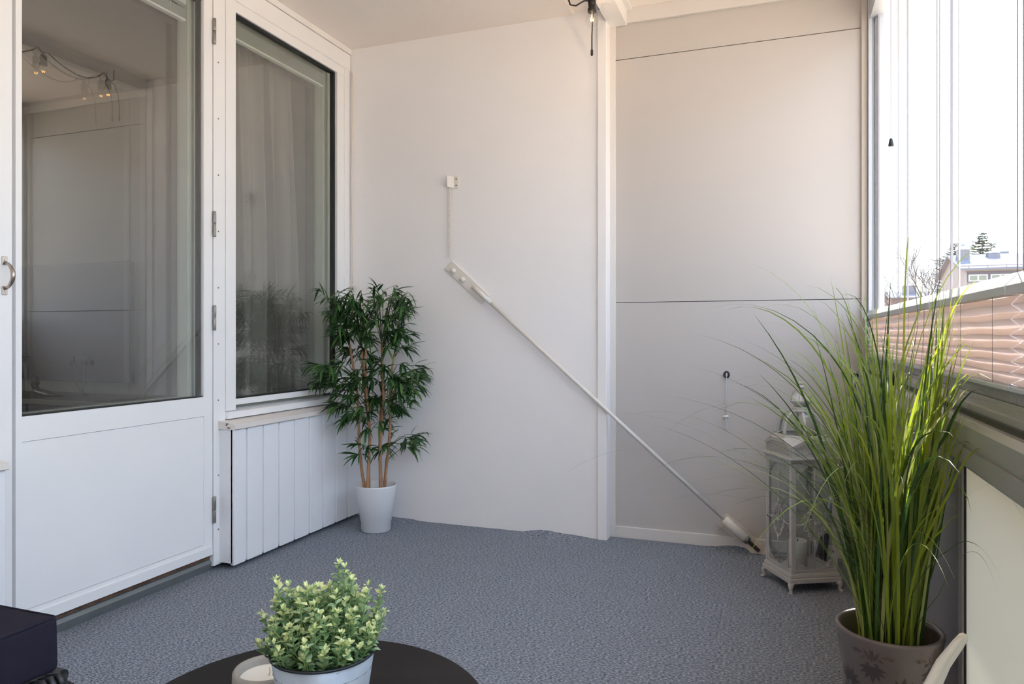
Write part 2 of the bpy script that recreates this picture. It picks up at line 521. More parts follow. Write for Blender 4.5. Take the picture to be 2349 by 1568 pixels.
def apron(y0, y1, label, grooves, name):
    a = empty(name, (-2.2, (y0+y1)/2, 0.0), label, 'wall cladding', kind='structure')
    fx = -2.165
    m = MB()
    ed = [y0] + grooves + [y1]
    m.box(XL-0.05, fx-0.010, y0, y1, 0.028, 0.60)
    for i in range(len(ed)-1):
        a0 = ed[i] + (0.0 if i == 0 else 0.006); a1 = ed[i+1] - (0.0 if i == len(ed)-2 else 0.006)
        if a1 - a0 > 0.02: m.box(fx-0.02, fx, a0, a1, 0.020, 0.60, bev=0.003)
    m.build('board_cladding', mat('painted_boards', lin((236, 237, 240)), 0.5, var=0.02, vscale=4, bump=0.0012, bscale=45), a)
    m = MB()
    m.prism([(XL-0.02, 0.634), (fx+0.012, 0.619), (fx+0.014, 0.600), (fx+0.010, 0.597), (XL-0.02, 0.597)], y0-0.008, y1)
    m.build('sill', mat('painted_sill', lin((224, 218, 212)), 0.5, var=0.02, vscale=6, bump=0.001, bscale=30), a)
    m = MB()
    rr = random.Random(3)
    for k in range(7):
        t = rr.uniform(0.45, 0.62)
        px = XL + 0.10*t; pz = rr.choice((0.613, 0.604, 0.622))+rr.uniform(-.002, .002)
        m.box(px-0.004, px+0.004, y0-0.0088, y0-0.0078, pz-0.0018, pz+0.0018)
    m.build('paint_chips', mat('chip_dark', lin((88, 84, 88)), 0.8), a)
    return a
apron(2.459, YE-0.003, 'white boarded wall under the tall window with a painted sill', [y*0.98 for y in (2.589, 2.698, 2.809, 2.926, 3.044, 3.159, 3.272, 3.384)], 'trim_9')
apron(0.20, 1.497, 'white boarded wall under the near window', [0.31+0.11*i for i in range(11)], 'trim_10')

# ------------------------------------------------------------------ the flat behind the door
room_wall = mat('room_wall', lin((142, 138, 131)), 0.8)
m = MB()
m.box(-6.6, XL-0.18, YE, YE+0.15, 0.0, 2.60)
m.box(-6.75, -6.6, -1.6, -0.6, 0.0, 2.60); m.box(-6.75, -6.6, 1.6, YE+0.15, 0.0, 2.60); m.box(-6.75, -6.6, -0.6, 1.6, 0.0, 0.8); m.box(-6.75, -6.6, -0.6, 1.6, 2.2, 2.60)  # far wall, with an unseen opening added to let daylight into the room
m.box(-6.6, XL-0.18, -1.75, -1.6, 0.0, 2.60)
tag(m.build('wall_room', room_wall), 'walls of the room behind the glass', 'wall', kind='structure')
m = MB(); m.box(-6.7, XL-0.175, -1.7, YE+0.1, -0.05, 0.05)
tag(m.build('floor_room', mat('room_floor', lin((110, 92, 76)), 0.4, var=0.15, vscale=3)), 'wooden floor of the room behind the glass', 'floor', kind='structure')
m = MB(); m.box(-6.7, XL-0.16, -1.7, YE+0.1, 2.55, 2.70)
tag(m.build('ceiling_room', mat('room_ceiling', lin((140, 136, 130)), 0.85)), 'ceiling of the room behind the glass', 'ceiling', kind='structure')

tv = empty('television', (-4.47, 3.43, 1.07), 'large flat black television on the wall seen through the door glass', 'television')
m = MB(); m.box(-5.15, -3.796, 3.40, 3.428, 0.698, 1.457, bev=0.004); m.build('casing', black_pl, tv)
m = MB(); m.box(-5.14, -3.806, 3.3985, 3.3998, 0.708, 1.447); m.build('screen', mat('tv_screen', lin((20, 24, 34)), 0.6), tv)
m = MB(); m.box(-4.6, -4.3, 3.428, 3.458, 0.95, 1.2); m.build('wall_mount', black_pl, tv)
sb = empty('sideboard', (-4.4, 3.2, 0.05), 'low dark sideboard with a pale edged top below the television', 'sideboard')
m = MB(); m.box(-5.5, -3.495, 3.0, 3.44, 0.59, 0.622, bev=0.002); m.build('top', mat('sideboard_top', lin((120, 112, 100)), 0.35), sb)
m = MB(); m.box(-5.48, -3.515, 3.03, 3.44, 0.12, 0.59); m.build('body', mat('sideboard_body', lin((60, 58, 58)), 0.5), sb)
for k in range(3):
    m = MB(); m.box(-5.47+k*0.65, -4.84+k*0.65, 3.012, 3.03, 0.13, 0.585, bev=0.002); m.build('cabinet_door', mat('sideboard_body', (0,0,0)), sb)
for x in (-5.4, -3.6):
    for y in (3.08, 3.38):
        m = MB(); m.box(x-0.02, x+0.02, y-0.02, y+0.02, 0.05, 0.12); m.build('leg', black_pl, sb)
orn = empty('wire_ornament', (-3.98, 3.22, 0.622), 'small ornament of dark squares on thin wires on the sideboard', 'ornament')
m = MB(); m.lathe([(0.04, 0.622), (0.04, 0.63), (0.012, 0.634)], (-3.98, 3.22, 0), 16); m.build('base', black_pl, orn)
for dx, z in ((-0.10, 0.845), (-0.015, 0.865), (0.025, 0.85)):
    m = MB(); m.tube([(-3.98, 3.22, 0.63), (-3.98+dx*0.8, 3.22, 0.72), (-3.98+dx, 3.22, z)], 0.002, 6)
    m.build('wire', black_pl, orn)
    m = MB(); m.box(-3.98+dx-0.024, -3.98+dx+0.024, 3.215, 3.225, z-0.018, z+0.022, bev=0.002); m.build('tile', black_pl, orn)
gv = empty('glass_figurine', (-4.13, 3.1, 0.622), 'small curved glass figure lying on the sideboard', 'figurine')
m = MB()
pts = [(-4.20, 3.1, 0.70), (-4.22, 3.1, 0.73), (-4.24, 3.1, 0.70), (-4.21, 3.1, 0.655), (-4.12, 3.1, 0.642), (-4.0, 3.1, 0.634)]
m.tube(pts, [0.008, 0.018, 0.016, 0.022, 0.018, 0.006], 12); m.build('body', mat('smoky_glass', lin((70, 66, 66)), 0.05, 0.2), gv)
gv.location = (-4.13, 3.1, 0.622)

# curtain
cu = empty('curtain', (-2.60, 2.85, 2.45), 'greige gathered curtain hanging inside the tall window', 'curtain')
m = MB()
nx, nz = 150, 24
vs_ = []
for j in range(nz+1):
    tz = j/nz
    z = 2.425 - tz*2.29
    for i in range(nx+1):
        t = i/nx
        y = 2.78 + t*(0.48 + 0.07*tz)
        amp = 0.024 + 0.034*min(1, tz*2.5)
        fold = sin(t*2*pi*5 + 0.8*sin(tz*2.2)) * amp + sin(t*2*pi*16.3 + 1.1) * amp*0.25*(1-tz)
        hem = 0.0
        if j == 0: hem = 0.008*sin(t*2*pi*22)
        vs_.append((-2.50 + fold*0.8, y + 0.012*cos(t*2*pi*7), z + hem))
m.add(vs_, [(j*(nx+1)+i, j*(nx+1)+i+1, (j+1)*(nx+1)+i+1, (j+1)*(nx+1)+i) for j in range(nz) for i in range(nx)], True)
cm = mat('curtain_cloth', lin((196, 186, 186)), 0.85, trans=0.35)
o = m.build('cloth', cm, cu)
so = o.modifiers.new('thick', 'SOLIDIFY'); so.thickness = 0.0015
m = MB(); m.tube([(-2.50, 2.60, 2.443), (-2.50, 3.45, 2.443)], 0.010, 12); m.build('rail', mat('rail_white', lin((225, 225, 222)), 0.4), cu)

# ------------------------------------------------------------------ right side: parapet, rail and glazing
prm = mat('parapet_grey', lin((112, 110, 112)), 0.45, var=0.02, vscale=3)
m = MB(); m.box(XR, XR+0.012, 1.655, YP-0.01, 0.0, 0.80)
m.cur = 1
m.box(XR-0.004, XR+0.004, 1.655, 1.685, 0.0, 0.80)
m.cur = 2
m.box(XR-0.001, XR+0.012, 1.640, 1.652, 0.0, 0.80)
tag(m.build('wall_right_panel', [prm, alu, gasket]), 'dark grey parapet panel behind the grass pot', 'parapet', kind='structure')
fr = bpy.data.materials.new('frosted_parapet_glass'); fr.use_nodes = True
n = fr.node_tree.nodes; l = fr.node_tree.links; p = n['Principled BSDF']
p.inputs['Base Color'].default_value = lin((206, 208, 200)) + (1,); p.inputs['Roughness'].default_value = 0.35
tr = n.new('ShaderNodeBsdfTranslucent'); tr.inputs[0].default_value = lin((214, 214, 207)) + (1,)
mx = n.new('ShaderNodeMixShader'); mx.inputs[0].default_value = 0.45
l.new(p.outputs[0], mx.inputs[1]); l.new(tr.outputs[0], mx.inputs[2]); l.new(mx.outputs[0], n['Material Output'].inputs[0])
m = MB()
y = 1.636
while y > YB:
    y2 = max(YB, y-1.4); m.box(XR, XR+0.008, y2+0.004, y, 0.0, 0.80); y = y2
tag(m.build('wall_right', fr), 'pale frosted glass parapet under the window rail', 'parapet', kind='structure')
# outer kerb and handrail box
m = MB()
prof = [(0.322, 0.760), (0.322, 0.790), (0.327, 0.792), (0.327, 0.797), (0.322, 0.799), (0.322, 0.832), (0.332, 0.843), (0.43, 0.843), (0.43, 0.752), (0.335, 0.752), (0.328, 0.752)]
m.prism(prof, YB, YP-0.012)
tag(m.build('trim_11', alu), 'grey aluminium handrail profile along the parapet', 'handrail', kind='structure')
m = MB()
m.box(0.343, 0.43, YB, YP-0.012, 0.8425, 0.852)
m.cur = 0
tag(m.build('trim_12', black_pl), 'black joint between handrail and window track', 'seal', kind='structure')
m = MB()
m.prism([(0.352, 0.850), (0.352, 0.864), (0.358, 0.866), (0.358, 0.876), (0.364, 0.878), (0.364, 0.884), (0.43, 0.884), (0.43, 0.850)], YB, YP-0.012)
tag(m.build('trim_13', alu), 'ridged aluminium track under the balcony glass', 'window track', kind='structure')
m = MB(); m.box(0.352, 0.358, YB, YP-0.012, 0.843, 0.850)
# end jamb
m = MB()
m.box(0.366, 0.382, YP-0.045, YP+0.06, 0.88, 2.60, bev=0.002)
m.box(0.382, 0.392, YP-0.030, YP+0.06, 0.88, 2.60)
m.box(0.392, 0.402, YP-0.055, YP+0.06, 0.88, 2.60, bev=0.002)
m.box(0.402, 0.425, YP-0.075, YP+0.06, 0.88, 2.60, bev=0.003)
tag(m.build('trim_14', alu_light), 'pale blue grey aluminium jamb at the end of the glazing', 'window jamb', kind='structure')
m = MB()
m.box(0.372, 0.43, YB, YP-0.012, 2.375, 2.60)
m.box(0.350, 0.372, YB, YP-0.14, 2.420, 2.455, bev=0.003)
m.box(0.356, 0.372, YB, YP-0.10, 2.455, 2.60)
tag(m.build('trim_15', alu_light), 'aluminium head track above the balcony glass', 'window track', kind='structure')
# unseen slab added above, its depth set to keep high sun out
m = MB(); m.box(0.43, 0.62, YB-0.5, 6.0, 2.52, 2.75)
tag(m.build('ceiling_sun_block', plaster), 'unseen slab added above the glazing to block high sun', 'ceiling', kind='structure')

joints = [YP-0.07, 2.70, 2.05, 1.40, 0.75, 0.10, -0.55, -1.2, YB+0.02]
wr = None
sashg = mat('speckled_grey_rail', lin((150, 146, 146)), 0.5, 0.2, var=0.12, vscale=90)
edge_m = mat('glass_edge_seal', lin((170, 168, 176)), 0.3)
beige_seal = mat('beige_seal', lin((200, 196, 188)), 0.5)
for i in range(len(joints)-1):
    y1, y0 = joints[i], joints[i+1]
    wr = empty('window_%d' % (i+3), (0.40, (y0+y1)/2, 0.88), 'frameless balcony glass panel', 'window', kind='structure')
    m = MB(); m.box(0.399, 0.403, y0+0.004, y1-0.004, 0.905, 2.385); m.build('window_glass', clear_m, wr)
    m = MB()
    m.box(0.3985, 0.4035, y0+0.002, y0+0.0035, 0.915, 2.385)
    m.box(0.3985, 0.4035, y1-0.0035, y1-0.002, 0.915, 2.385)
    m.build('edge_seal', edge_m, wr)
    m = MB(); m.box(0.366, 0.416, y0+0.001, y1-0.001, 0.884, 0.905, bev=0.002); m.build('glass_shoe', sashg, wr)

# pleated blinds
def pleat_mat():
    m = bpy.data.materials.new('pleated_fabric'); m.use_nodes = True
    n = m.node_tree.nodes; l = m.node_tree.links; p = n['Principled BSDF']
    c = lin((228, 216, 213)) + (1,)
    p.inputs['Base Color'].default_value = c; p.inputs['Roughness'].default_value = 0.8; p.inputs['Specular IOR Level'].default_value = 0.2
    t = n.new('ShaderNodeBsdfTranslucent'); t.inputs[0].default_value = lin((232, 220, 213)) + (1,)
    x = n.new('ShaderNodeMixShader'); x.inputs[0].default_value = 0.42
    l.new(p.outputs[0], x.inputs[1]); l.new(t.outputs[0], x.inputs[2]); l.new(x.outputs[0], n['Material Output'].inputs[0])
    return m
PL = pleat_mat()
rail_m = mat('blind_rail_grey', lin((186, 190, 192)), 0.45, 0.0)
blind_labels = ['pleated blush blind in the far corner of the balcony glass', 'second pleated blush blind from the end wall',
                'pleated blush blind third from the end wall, behind the tall grass', 'pleated blush blind nearest the right edge of the photo',
                'pleated blush blind beside the camera, fifth from the end wall', 'pleated blush blind behind the camera, sixth from the end wall', 'pleated blush blind behind the camera, farthest from the end wall']
for i in range(4):
    y1 = joints[i] - (0.0 if i == 0 else 0.004) + (0.045 if i == 0 else 0); y0 = joints[i+1] + 0.004
    b = empty('pleated_blind', (0.37, (y0+y1)/2, 0.92), blind_labels[i], 'blind', 'pleated blinds on the balcony glass')
    m = MB()
    z = 1.066; k = 0; prof = []
    while z > 0.917:
        prof.append((0.3585 if k % 2 else 0.3745, z))
        z -= 0.0128 * (0.62 + 0.50*(z-0.91)/0.155) * (1 + 0.06*sin(k*2.1+i)); k += 1
    prof.append((0.366, 0.914))
    vs_ = []; NY = 14
    for j in range(NY+1):
        y = y0 + (y1-y0)*j/NY
        for q, (x, zz) in enumerate(prof):
            vs_.append((x + 0.0008*sin(j*1.3+q), y, zz + 0.0012*sin(j*0.9+q*1.7+i)))
    n_ = len(prof)
    m.add(vs_, [(j*n_+q, j*n_+q+1, (j+1)*n_+q+1, (j+1)*n_+q) for j in range(NY) for q in range(n_-1)])
    o = m.build('pleated_fabric', PL, b)
    so = o.modifiers.new('thick', 'SOLIDIFY'); so.thickness = 0.0006
    m = MB(); m.prism([(0.350, 1.066), (0.350, 1.080), (0.352, 1.083), (0.372, 1.104), (0.378, 1.104), (0.380, 1.066)], y0, y1); m.build('top_rail', rail_m, b)
    m = MB(); m.box(0.354, 0.380, y0, y1, 0.906, 0.915, bev=0.002); m.build('bottom_rail', rail_m, b)
    for yc in (y0+0.10, (y0+y1)/2+0.02, y1-0.12):
        m = MB(); m.tube([(0.3572, yc, 0.915), (0.3572, yc, 1.067)], 0.0004, 5); m.build('fabric_cord', cordm, b)
    for yc in (y0+0.012, y1-0.012):
        m = MB(); m.tube([(0.372, yc, 1.104), (0.372, yc, 2.376)], 0.0009, 6); m.build('tension_cord', cordm, b)

# hanging pull cord with a black bell knob
pc = empty('pull_cord'); pc.parent = bpy.data.objects['pleated_blind']; pc.matrix_parent_inverse = parent_world(pc.parent).inverted()
m = MB(); m.tube([(0.36, 2.766, 1.668), (0.36, 2.768, 2.0), (0.36, 2.77, 2.42)], 0.0010, 6); m.build('cord', cordm, pc)
m = MB(); m.lathe([(0.0085, 1.644), (0.009, 1.648), (0.005, 1.668), (0.003, 1.671)], (0.36, 2.766, 0), 14); m.build('knob', black_pl, pc)
# upright beige seal pole behind second joint
m = MB(); m.box(0.408, 0.4115, 2.012, 2.017, 0.885, 2.40)
tag(m.build('trim_16', beige_seal), 'thin pale upright seal strip outside the glass', 'trim', kind='structure')
m = MB(); m.tube([(0.415, 1.300, 0.885), (0.415, 1.300, 2.40)], 0.002, 6)

# black glass lock handle with crank
lk = empty('window_lock', (0.35, 2.53, 0.86), 'black lever lock with hanging crank on the window track', 'lock')
m = MB(); m.lathe([(0.008, -0.012), (0.013, -0.006), (0.013, 0.004), (0.006, 0.008)], M=Matrix.Translation((0.342, 2.53, 0.868)) @ Matrix.Rotation(pi/2, 4, 'Y') @ Matrix.Scale(1.5, 4, (1, 0, 0)), n=18)
m.build('lever', black_pl, lk)
m = MB(); m.tube([(0.338, 2.52, 0.850), (0.325, 2.50, 0.842), (0.316, 2.49, 0.835), (0.314, 2.485, 0.800), (0.310, 2.455, 0.798), (0.300, 2.40, 0.800)], 0.0042, 8)
m.build('crank', black_pl, lk)
m = MB(); m.box(0.345, 0.353, 2.41, 2.445, 0.852, 0.886, bev=0.002); m.build('latch_plate', alu_light, lk)

# ------------------------------------------------------------------ things on the end wall
br = empty('awning_arm_mount', (-1.53, YE, 1.27), 'slanted white metal mounting plate with two round bolts on the plaster wall', 'bracket')
def slant(p0, p1, y):
    """local frame: x along p0->p1 in the wall, y across, z out of wall (towards camera)"""
    d = Vector((p1[0]-p0[0], 0, p1[1]-p0[1])); L = d.length; d.normalize()
    zax = Vector((0, -1, 0)); yax = zax.cross(d)
    M = Matrix(((d.x, yax.x, zax.x, p0[0]), (d.y, yax.y, zax.y, y), (d.z, yax.z, zax.z, p0[1]), (0, 0, 0, 1)))
    return M, L
wm = mat('old_white_enamel', lin((224, 218, 210)), 0.45, var=0.02, vscale=10)
M1, L1 = slant((-1.632, 1.366), (-1.424, 1.181), YE)
m = MB(); m.plate([(0, -0.0285), (L1, -0.0285), (L1, 0.0285), (0, 0.0285)], 0.010, M1); m.build('plate', wm, br)
for x, z in ((-1.605, 1.335), (-1.55, 1.287)):
    m = MB(); m.lathe([(0.016, 0), (0.0155, 0.006), (0.012, 0.012), (0.006, 0.016), (0, 0.017)], M=Matrix.Translation((x, YE-0.010, z)) @ Matrix.Rotation(pi/2, 4, 'X'), n=20); m.build('bolt', wm, br)
rod = empty('brace_rod', (-0.9, 3.44, 0.7), 'long white diagonal rod running down across the end wall', 'rod')
A = Vector((-1.480, YE-0.037, 1.247)); B = Vector((-0.2325, YP-0.080, 0.150))
m = MB(); m.tube([A, B], 0.0095, 14); m.build('tube', wm, rod)
dirv = (B-A).normalized()
m = MB(); m.tube([A - dirv*0.002, A + dirv*0.13], 0.0125, 14)
m.build('end_sleeve', wm, rod)
sl = B + dirv*0.118
m = MB(); m.tube([B - dirv*0.004, B, sl, sl+dirv*0.002], [0.015, 0.021, 0.021, 0.017], 18); m.build('thick_sleeve', wm, rod)
m = MB(); m.tube([sl, sl+dirv*0.018], 0.0175, 6); m.build('nut', mat('grey_steel', lin((120, 122, 122)), 0.45, 0.7), rod)
m = MB()
n0 = sl+dirv*0.016
pts = []; rs = []
for k in range(30):
    pts.append(n0 + dirv*(0.0022*k)); rs.append(0.0092 if k % 2 else 0.0080)
m.tube(pts, rs, 12); m.build('threaded_end', mat('rusty_steel', lin((74, 66, 58)), 0.6, 0.6, var=0.3, vscale=60), rod)
lp = empty('lower_mount', (-0.15, YP, 0.07), 'slanted cream metal plate at the floor under the lower end of the rod', 'bracket')
M2, L2 = slant((-0.2495, 0.148), (-0.068, 0.002), YP-0.050)
m = MB(); m.plate([(0, -0.032), (L2-0.005, -0.032), (L2+0.02, 0.0), (L2+0.02, 0.032), (0, 0.032)], 0.006, M2); m.plate([(0.01, -0.022), (0.12, -0.022), (0.12, 0.024), (0.01, 0.024)], -0.055, M2); m.build('plate', mat('cream_enamel', lin((216, 202, 188)), 0.5), lp)

sb2 = empty('wall_bracket', (-1.61, YE, 1.80), 'small white folded metal bracket with screws high on the plaster wall', 'bracket')
m = MB(); m.box(-1.606, -1.580, YE-0.003, YE, 1.768, 1.832, bev=0.0008)
m.add([Vector(q) for q in ((-1.606, YE, 1.770), (-1.606, YE-0.003, 1.770), (-1.632, YE-0.030, 1.776), (-1.634, YE-0.028, 1.776), (-1.606, YE, 1.830), (-1.606, YE-0.003, 1.830), (-1.632, YE-0.030, 1.836), (-1.634, YE-0.028, 1.836))],
      [(0,1,2,3), (4,7,6,5), (0,4,5,1), (1,5,6,2), (2,6,7,3), (3,7,4,0)])
m.build('plate', wm, sb2)
for z in (1.784, 1.818):
    m = MB(); m.lathe([(0.0045, 0), (0.003, 0.002)], M=Matrix.Translation((-1.592, YE-0.003, z)) @ Matrix.Rotation(pi/2, 4, 'X'), n=12); m.build('screw', mat('rusty_screw', lin((120, 96, 80)), 0.6, 0.5), sb2)
st = empty('slotted_strip', (-1.628, YE-0.015, 1.6), 'narrow white notched metal strip hanging from the wall bracket', 'strip')
m = MB()
poly = []
zt, zb = 1.835, 1.407
poly = [(0.0065, zb), (0.0065, zt), (-0.0065, zt)]
for k in range(7):
    z = zt - 0.055 - k*0.056
    poly += [(-0.0065, z), (0.001, z-0.012), (-0.0065, z-0.013)]
poly += [(-0.0065, zb+0.006), (-0.001, zb)]
M3 = Matrix(((1, 0, 0, -1.627), (0, 0, -1, YE-0.012), (0, 1, 0, 0), (0, 0, 0, 1)))
m.plate(poly, 0.003, M3); m.build('notched_bar', wm, st)
for k in range(7):
    m = MB(); m.lathe([(0.0014, 0), (0.0014, 0.001)], M=Matrix.Translation((-1.6245, YE-0.0150, 1.795-k*0.056)) @ Matrix.Rotation(pi/2, 4, 'X'), n=8)
    m.build('hole', mat('hole_dark', lin((150, 140, 132)), 0.8), st)

rg = empty('cord_ring', (-0.23, YP, 0.81), 'black oval ring with a thin white cord on the panel wall', 'ring')
m = MB(); m.tube([(-0.23+0.0105*cos(a*pi/10), YP-0.006, 0.812+0.0135*sin(a*pi/10)) for a in range(21)], 0.0042, 8, False); m.build('ring', black_pl, rg)
wc = mat('white_cord', lin((205, 208, 212)), 0.8)
m = MB(); m.tube([(-0.23, YP-0.010, 0.822), (-0.230, YP-0.011, 0.812), (-0.232, YP-0.008, 0.70), (-0.233, YP-0.008, 0.615)], 0.0016, 6)
m.tube([(-0.233, YP-0.008, 0.615), (-0.240, YP-0.008, 0.58), (-0.241, YP-0.008, 0.556), (-0.236, YP-0.008, 0.55), (-0.230, YP-0.008, 0.575), (-0.231, YP-0.008, 0.612)], 0.0014, 6)
m.build('cord', wc, rg)
m = MB(); m.tube([(-0.245, YP-0.009, 0.614), (-0.222, YP-0.009, 0.618)], 0.0055, 10); m.build('toggle', mat('white_toggle', lin((230, 230, 230)), 0.4), rg)

cb = empty('cord', (-2.218, YE-0.012, 1.9), 'cream cord hanging in the corner beside the tall window', 'cord')
m = MB(); m.tube([(-2.222+0.004*sin(k*0.7), YE-0.012, 2.452-k*0.09) for k in range(14)], 0.0028, 7); m.build('line', mat('cream_cord', lin((222, 210, 198)), 0.8), cb)
m = MB()
for k in range(9): 
    a = R.uniform(0, 6.28); m.tube([(-2.219, YE-0.014, 1.272), (-2.219+0.018*cos(a), YE-0.016-0.01*abs(sin(a)), 1.262), (-2.219+0.012*cos(a+1), YE-0.015, 1.235)], 0.0035, 6)
m.build('frayed_knot', mat('cream_cord', (0,0,0)), cb)

pl = empty('metal_pole', (0.17, 3.42, 0.0), 'silver telescopic pole with black joints leaning in the far corner', 'pole')
PA = Vector((0.168, 3.425, 0.004)); PB = Vector((0.312, 3.455, 0.832)); pd = PB-PA
def pp(t): return PA + pd*t
m = MB(); m.tube([pp(0.10), pp(0.55)], 0.0125, 14); m.build('lower_tube', mat('pole_alu', lin((190, 192, 196)), 0.3, 0.8), pl)
m = MB(); m.tube([pp(0.55), pp(0.985)], 0.0105, 14); m.build('upper_tube', mat('pole_alu', (0,0,0)), pl)
m = MB(); m.tube([pp(0.0), pp(0.02), pp(0.14), pp(0.16)], [0.022, 0.024, 0.019, 0.014], 14); m.build('foot', black_pl, pl)
m = MB(); m.tube([pp(0.66), pp(0.67), pp(0.72), pp(0.73)], [0.012, 0.017, 0.017, 0.012], 12); m.build('joint', black_pl, pl)
m = MB(); m.tube([pp(0.98), pp(1.0)], 0.0125, 12); m.build('cap', black_pl, pl)

# ------------------------------------------------------------------ string of bulbs under the ceiling beam
BX, BZ = -0.789, 2.412
BY = [3.17, 2.77, 2.35, 1.92, 1.49, 1.06, 0.63, 0.20, -0.25]
fil = emis('filament', (1.0, 0.42, 0.10), 16.0)
sm = empty('string_light', (BX, 1.4, 2.55), 'black outdoor string of clear glass bulbs hung below the ceiling casing', 'string lights')
m = MB()
pts = []
for i, y in enumerate(BY):
    pts.append(Vector((BX, y, BZ+0.092)))
    if i < len(BY)-1:
        yn = BY[i+1]
        pts.append(Vector((BX-0.01, y-0.035, BZ+0.125)))
        for k in range(1, 10):
            t = k/10
            sag = 4*t*(1-t)
            pts.append(Vector((BX-0.035*sag, y + (yn-y)*(0.1+0.85*t), BZ+0.115-0.075*sag)))
        pts.append(Vector((BX+0.005, yn+0.02, BZ+0.125)))
m.tube(pts, 0.0038, 7)
m.tube([(BX-0.004, BY[0]+0.01, BZ+0.095), (BX-0.03, BY[0]-0.02, BZ+0.085), (BX-0.065, BY[0]-0.035, BZ+0.062), (BX-0.09, BY[0]-0.04, BZ+0.068), (BX-0.105, BY[0]-0.05, BZ+0.12)], 0.0038, 7)
m.tube([(BX+0.004, BY[0]+0.01, BZ+0.09), (BX-0.003, BY[0]+0.04, BZ+0.075), (BX-0.012, BY[0]+0.058, BZ+0.02), (BX-0.016, BY[0]+0.063, BZ-0.04), (BX-0.016, BY[0]+0.063, BZ-0.108)], 0.0032, 7)
m.build('cable', black_pl, sm)
m = MB(); m.tube([(BX-0.016, BY[0]+0.063, BZ-0.104), (BX-0.016, BY[0]+0.063, BZ-0.108), (BX-0.016, BY[0]+0.063, BZ-0.128), (BX-0.016, BY[0]+0.063, BZ-0.134)], [0.004, 0.0058, 0.0058, 0.003], 10); m.build('end_cap', black_pl, sm)
for i, y in enumerate(BY):
    # socket, bulb, filament, hook
    m = MB()
    m.lathe([(0.011, 0.040), (0.019, 0.038), (0.0195, 0.052), (0.0165, 0.056), (0.0165, 0.074), (0.018, 0.076), (0.018, 0.088), (0.010, 0.094)], (BX, y, BZ), 18)
    s_ = m.build('socket', black_pl, sm)
    m = MB(); m.tube([(BX, y, BZ+0.092), (BX+0.004, y, BZ+0.100), (BX, y, BZ+0.108), (BX-0.004, y, BZ+0.105), (BX, y, BZ+0.093)], 0.002, 6)
    m.tube([(BX, y, BZ+0.107), (BX, y, 2.524)], 0.0014, 6)
    m.build('hook', galv, s_)
    m = MB()
    prof = []
    for k in range(15):
        a = -pi/2 + (pi*0.80)*k/14
        prof.append((0.0295*cos(a) if k else 0.0, 0.0295*sin(a)))
    prof += [(0.0150, 0.030), (0.0135, 0.040)]
    m.lathe(prof, (BX, y, BZ), 24, cap1=False)
    gb = m.build('glass_bulb', bulb_m, s_)
    m = MB()
    m.tube([(BX, y, BZ+0.045), (BX, y, BZ+0.018)], [0.004, 0.002], 8)
    for k in range(4):
        a = k*pi/2
        m.tube([(BX, y, BZ+0.02), (BX+0.009*cos(a), y+0.009*sin(a), BZ+0.008)], 0.0004, 5)
    m.build('stem', mat('stem_glass', lin((200, 196, 188)), 0.2), gb)
    m = MB()
    for k in range(5):
        a = k*2*pi/5
        m.tube([(BX+0.009*cos(a), y+0.009*sin(a), BZ+0.009), (BX+0.0055*cos(a+.6), y+0.0055*sin(a+.6), BZ-0.003), (BX+0.009*cos(a+1.25), y+0.009*sin(a+1.25), BZ+0.009)], 0.00055, 5)
    m.build('filament', fil, gb)
    ld = bpy.data.lights.new('bulb_glow', 'POINT'); ld.energy = BULB_W; ld.color = (1.0, 0.66, 0.38); ld.shadow_soft_size = 0.0
    lo = bpy.data.objects.new('bulb_glow', ld); COL.objects.link(lo); lo.location = (BX, y, BZ-0.002); lo.parent = sm
    lo.matrix_parent_inverse = parent_world(sm).inverted()

# ------------------------------------------------------------------ leaf helpers
def leaf(m, base, d, L, W, droop=0.5, segs=5, fold=0.25, roll=0.0, shape='lance'):
    """leaf blade curving downward"""
    d = Vector(d).normalized()
    side = d.cross(Vector((0, 0, 1)))
    if side.length < 1e-3: side = Vector((1, 0, 0))
    side.normalize()
    if roll: side = (Matrix.Rotation(roll, 3, d) @ side)
    p = Vector(base); vs_ = []; step = L/segs
    for i in range(segs+1):
        t = i/segs
        if shape == 'lance': w_ = W*(sin(pi*min(1, t*0.93+0.07))**0.8)*(1-0.35*t)
        elif shape == 'round': w_ = W*(sin(pi*min(1, t**1.5*0.86+0.10)))
        else: w_ = W*(1-t)**0.6
        if i == segs: w_ = W*0.02
        up = side.cross(d).normalized()
        vs_ += [p + side*w_*0.5 + up*w_*fold*0.5, p.copy(), p - side*w_*0.5 + up*w_*fold*0.5]
        d = (d + Vector((0, 0, -droop*step/L*1.2))).normalized()
        side = (side - d*side.dot(d)).normalized()
        p = p + d*step
    fs = []
    for i in range(segs):
        a = i*3
        fs += [(a, a+1, a+4, a+3), (a+1, a+2, a+5, a+4)]
    m.add(vs_, fs, True)

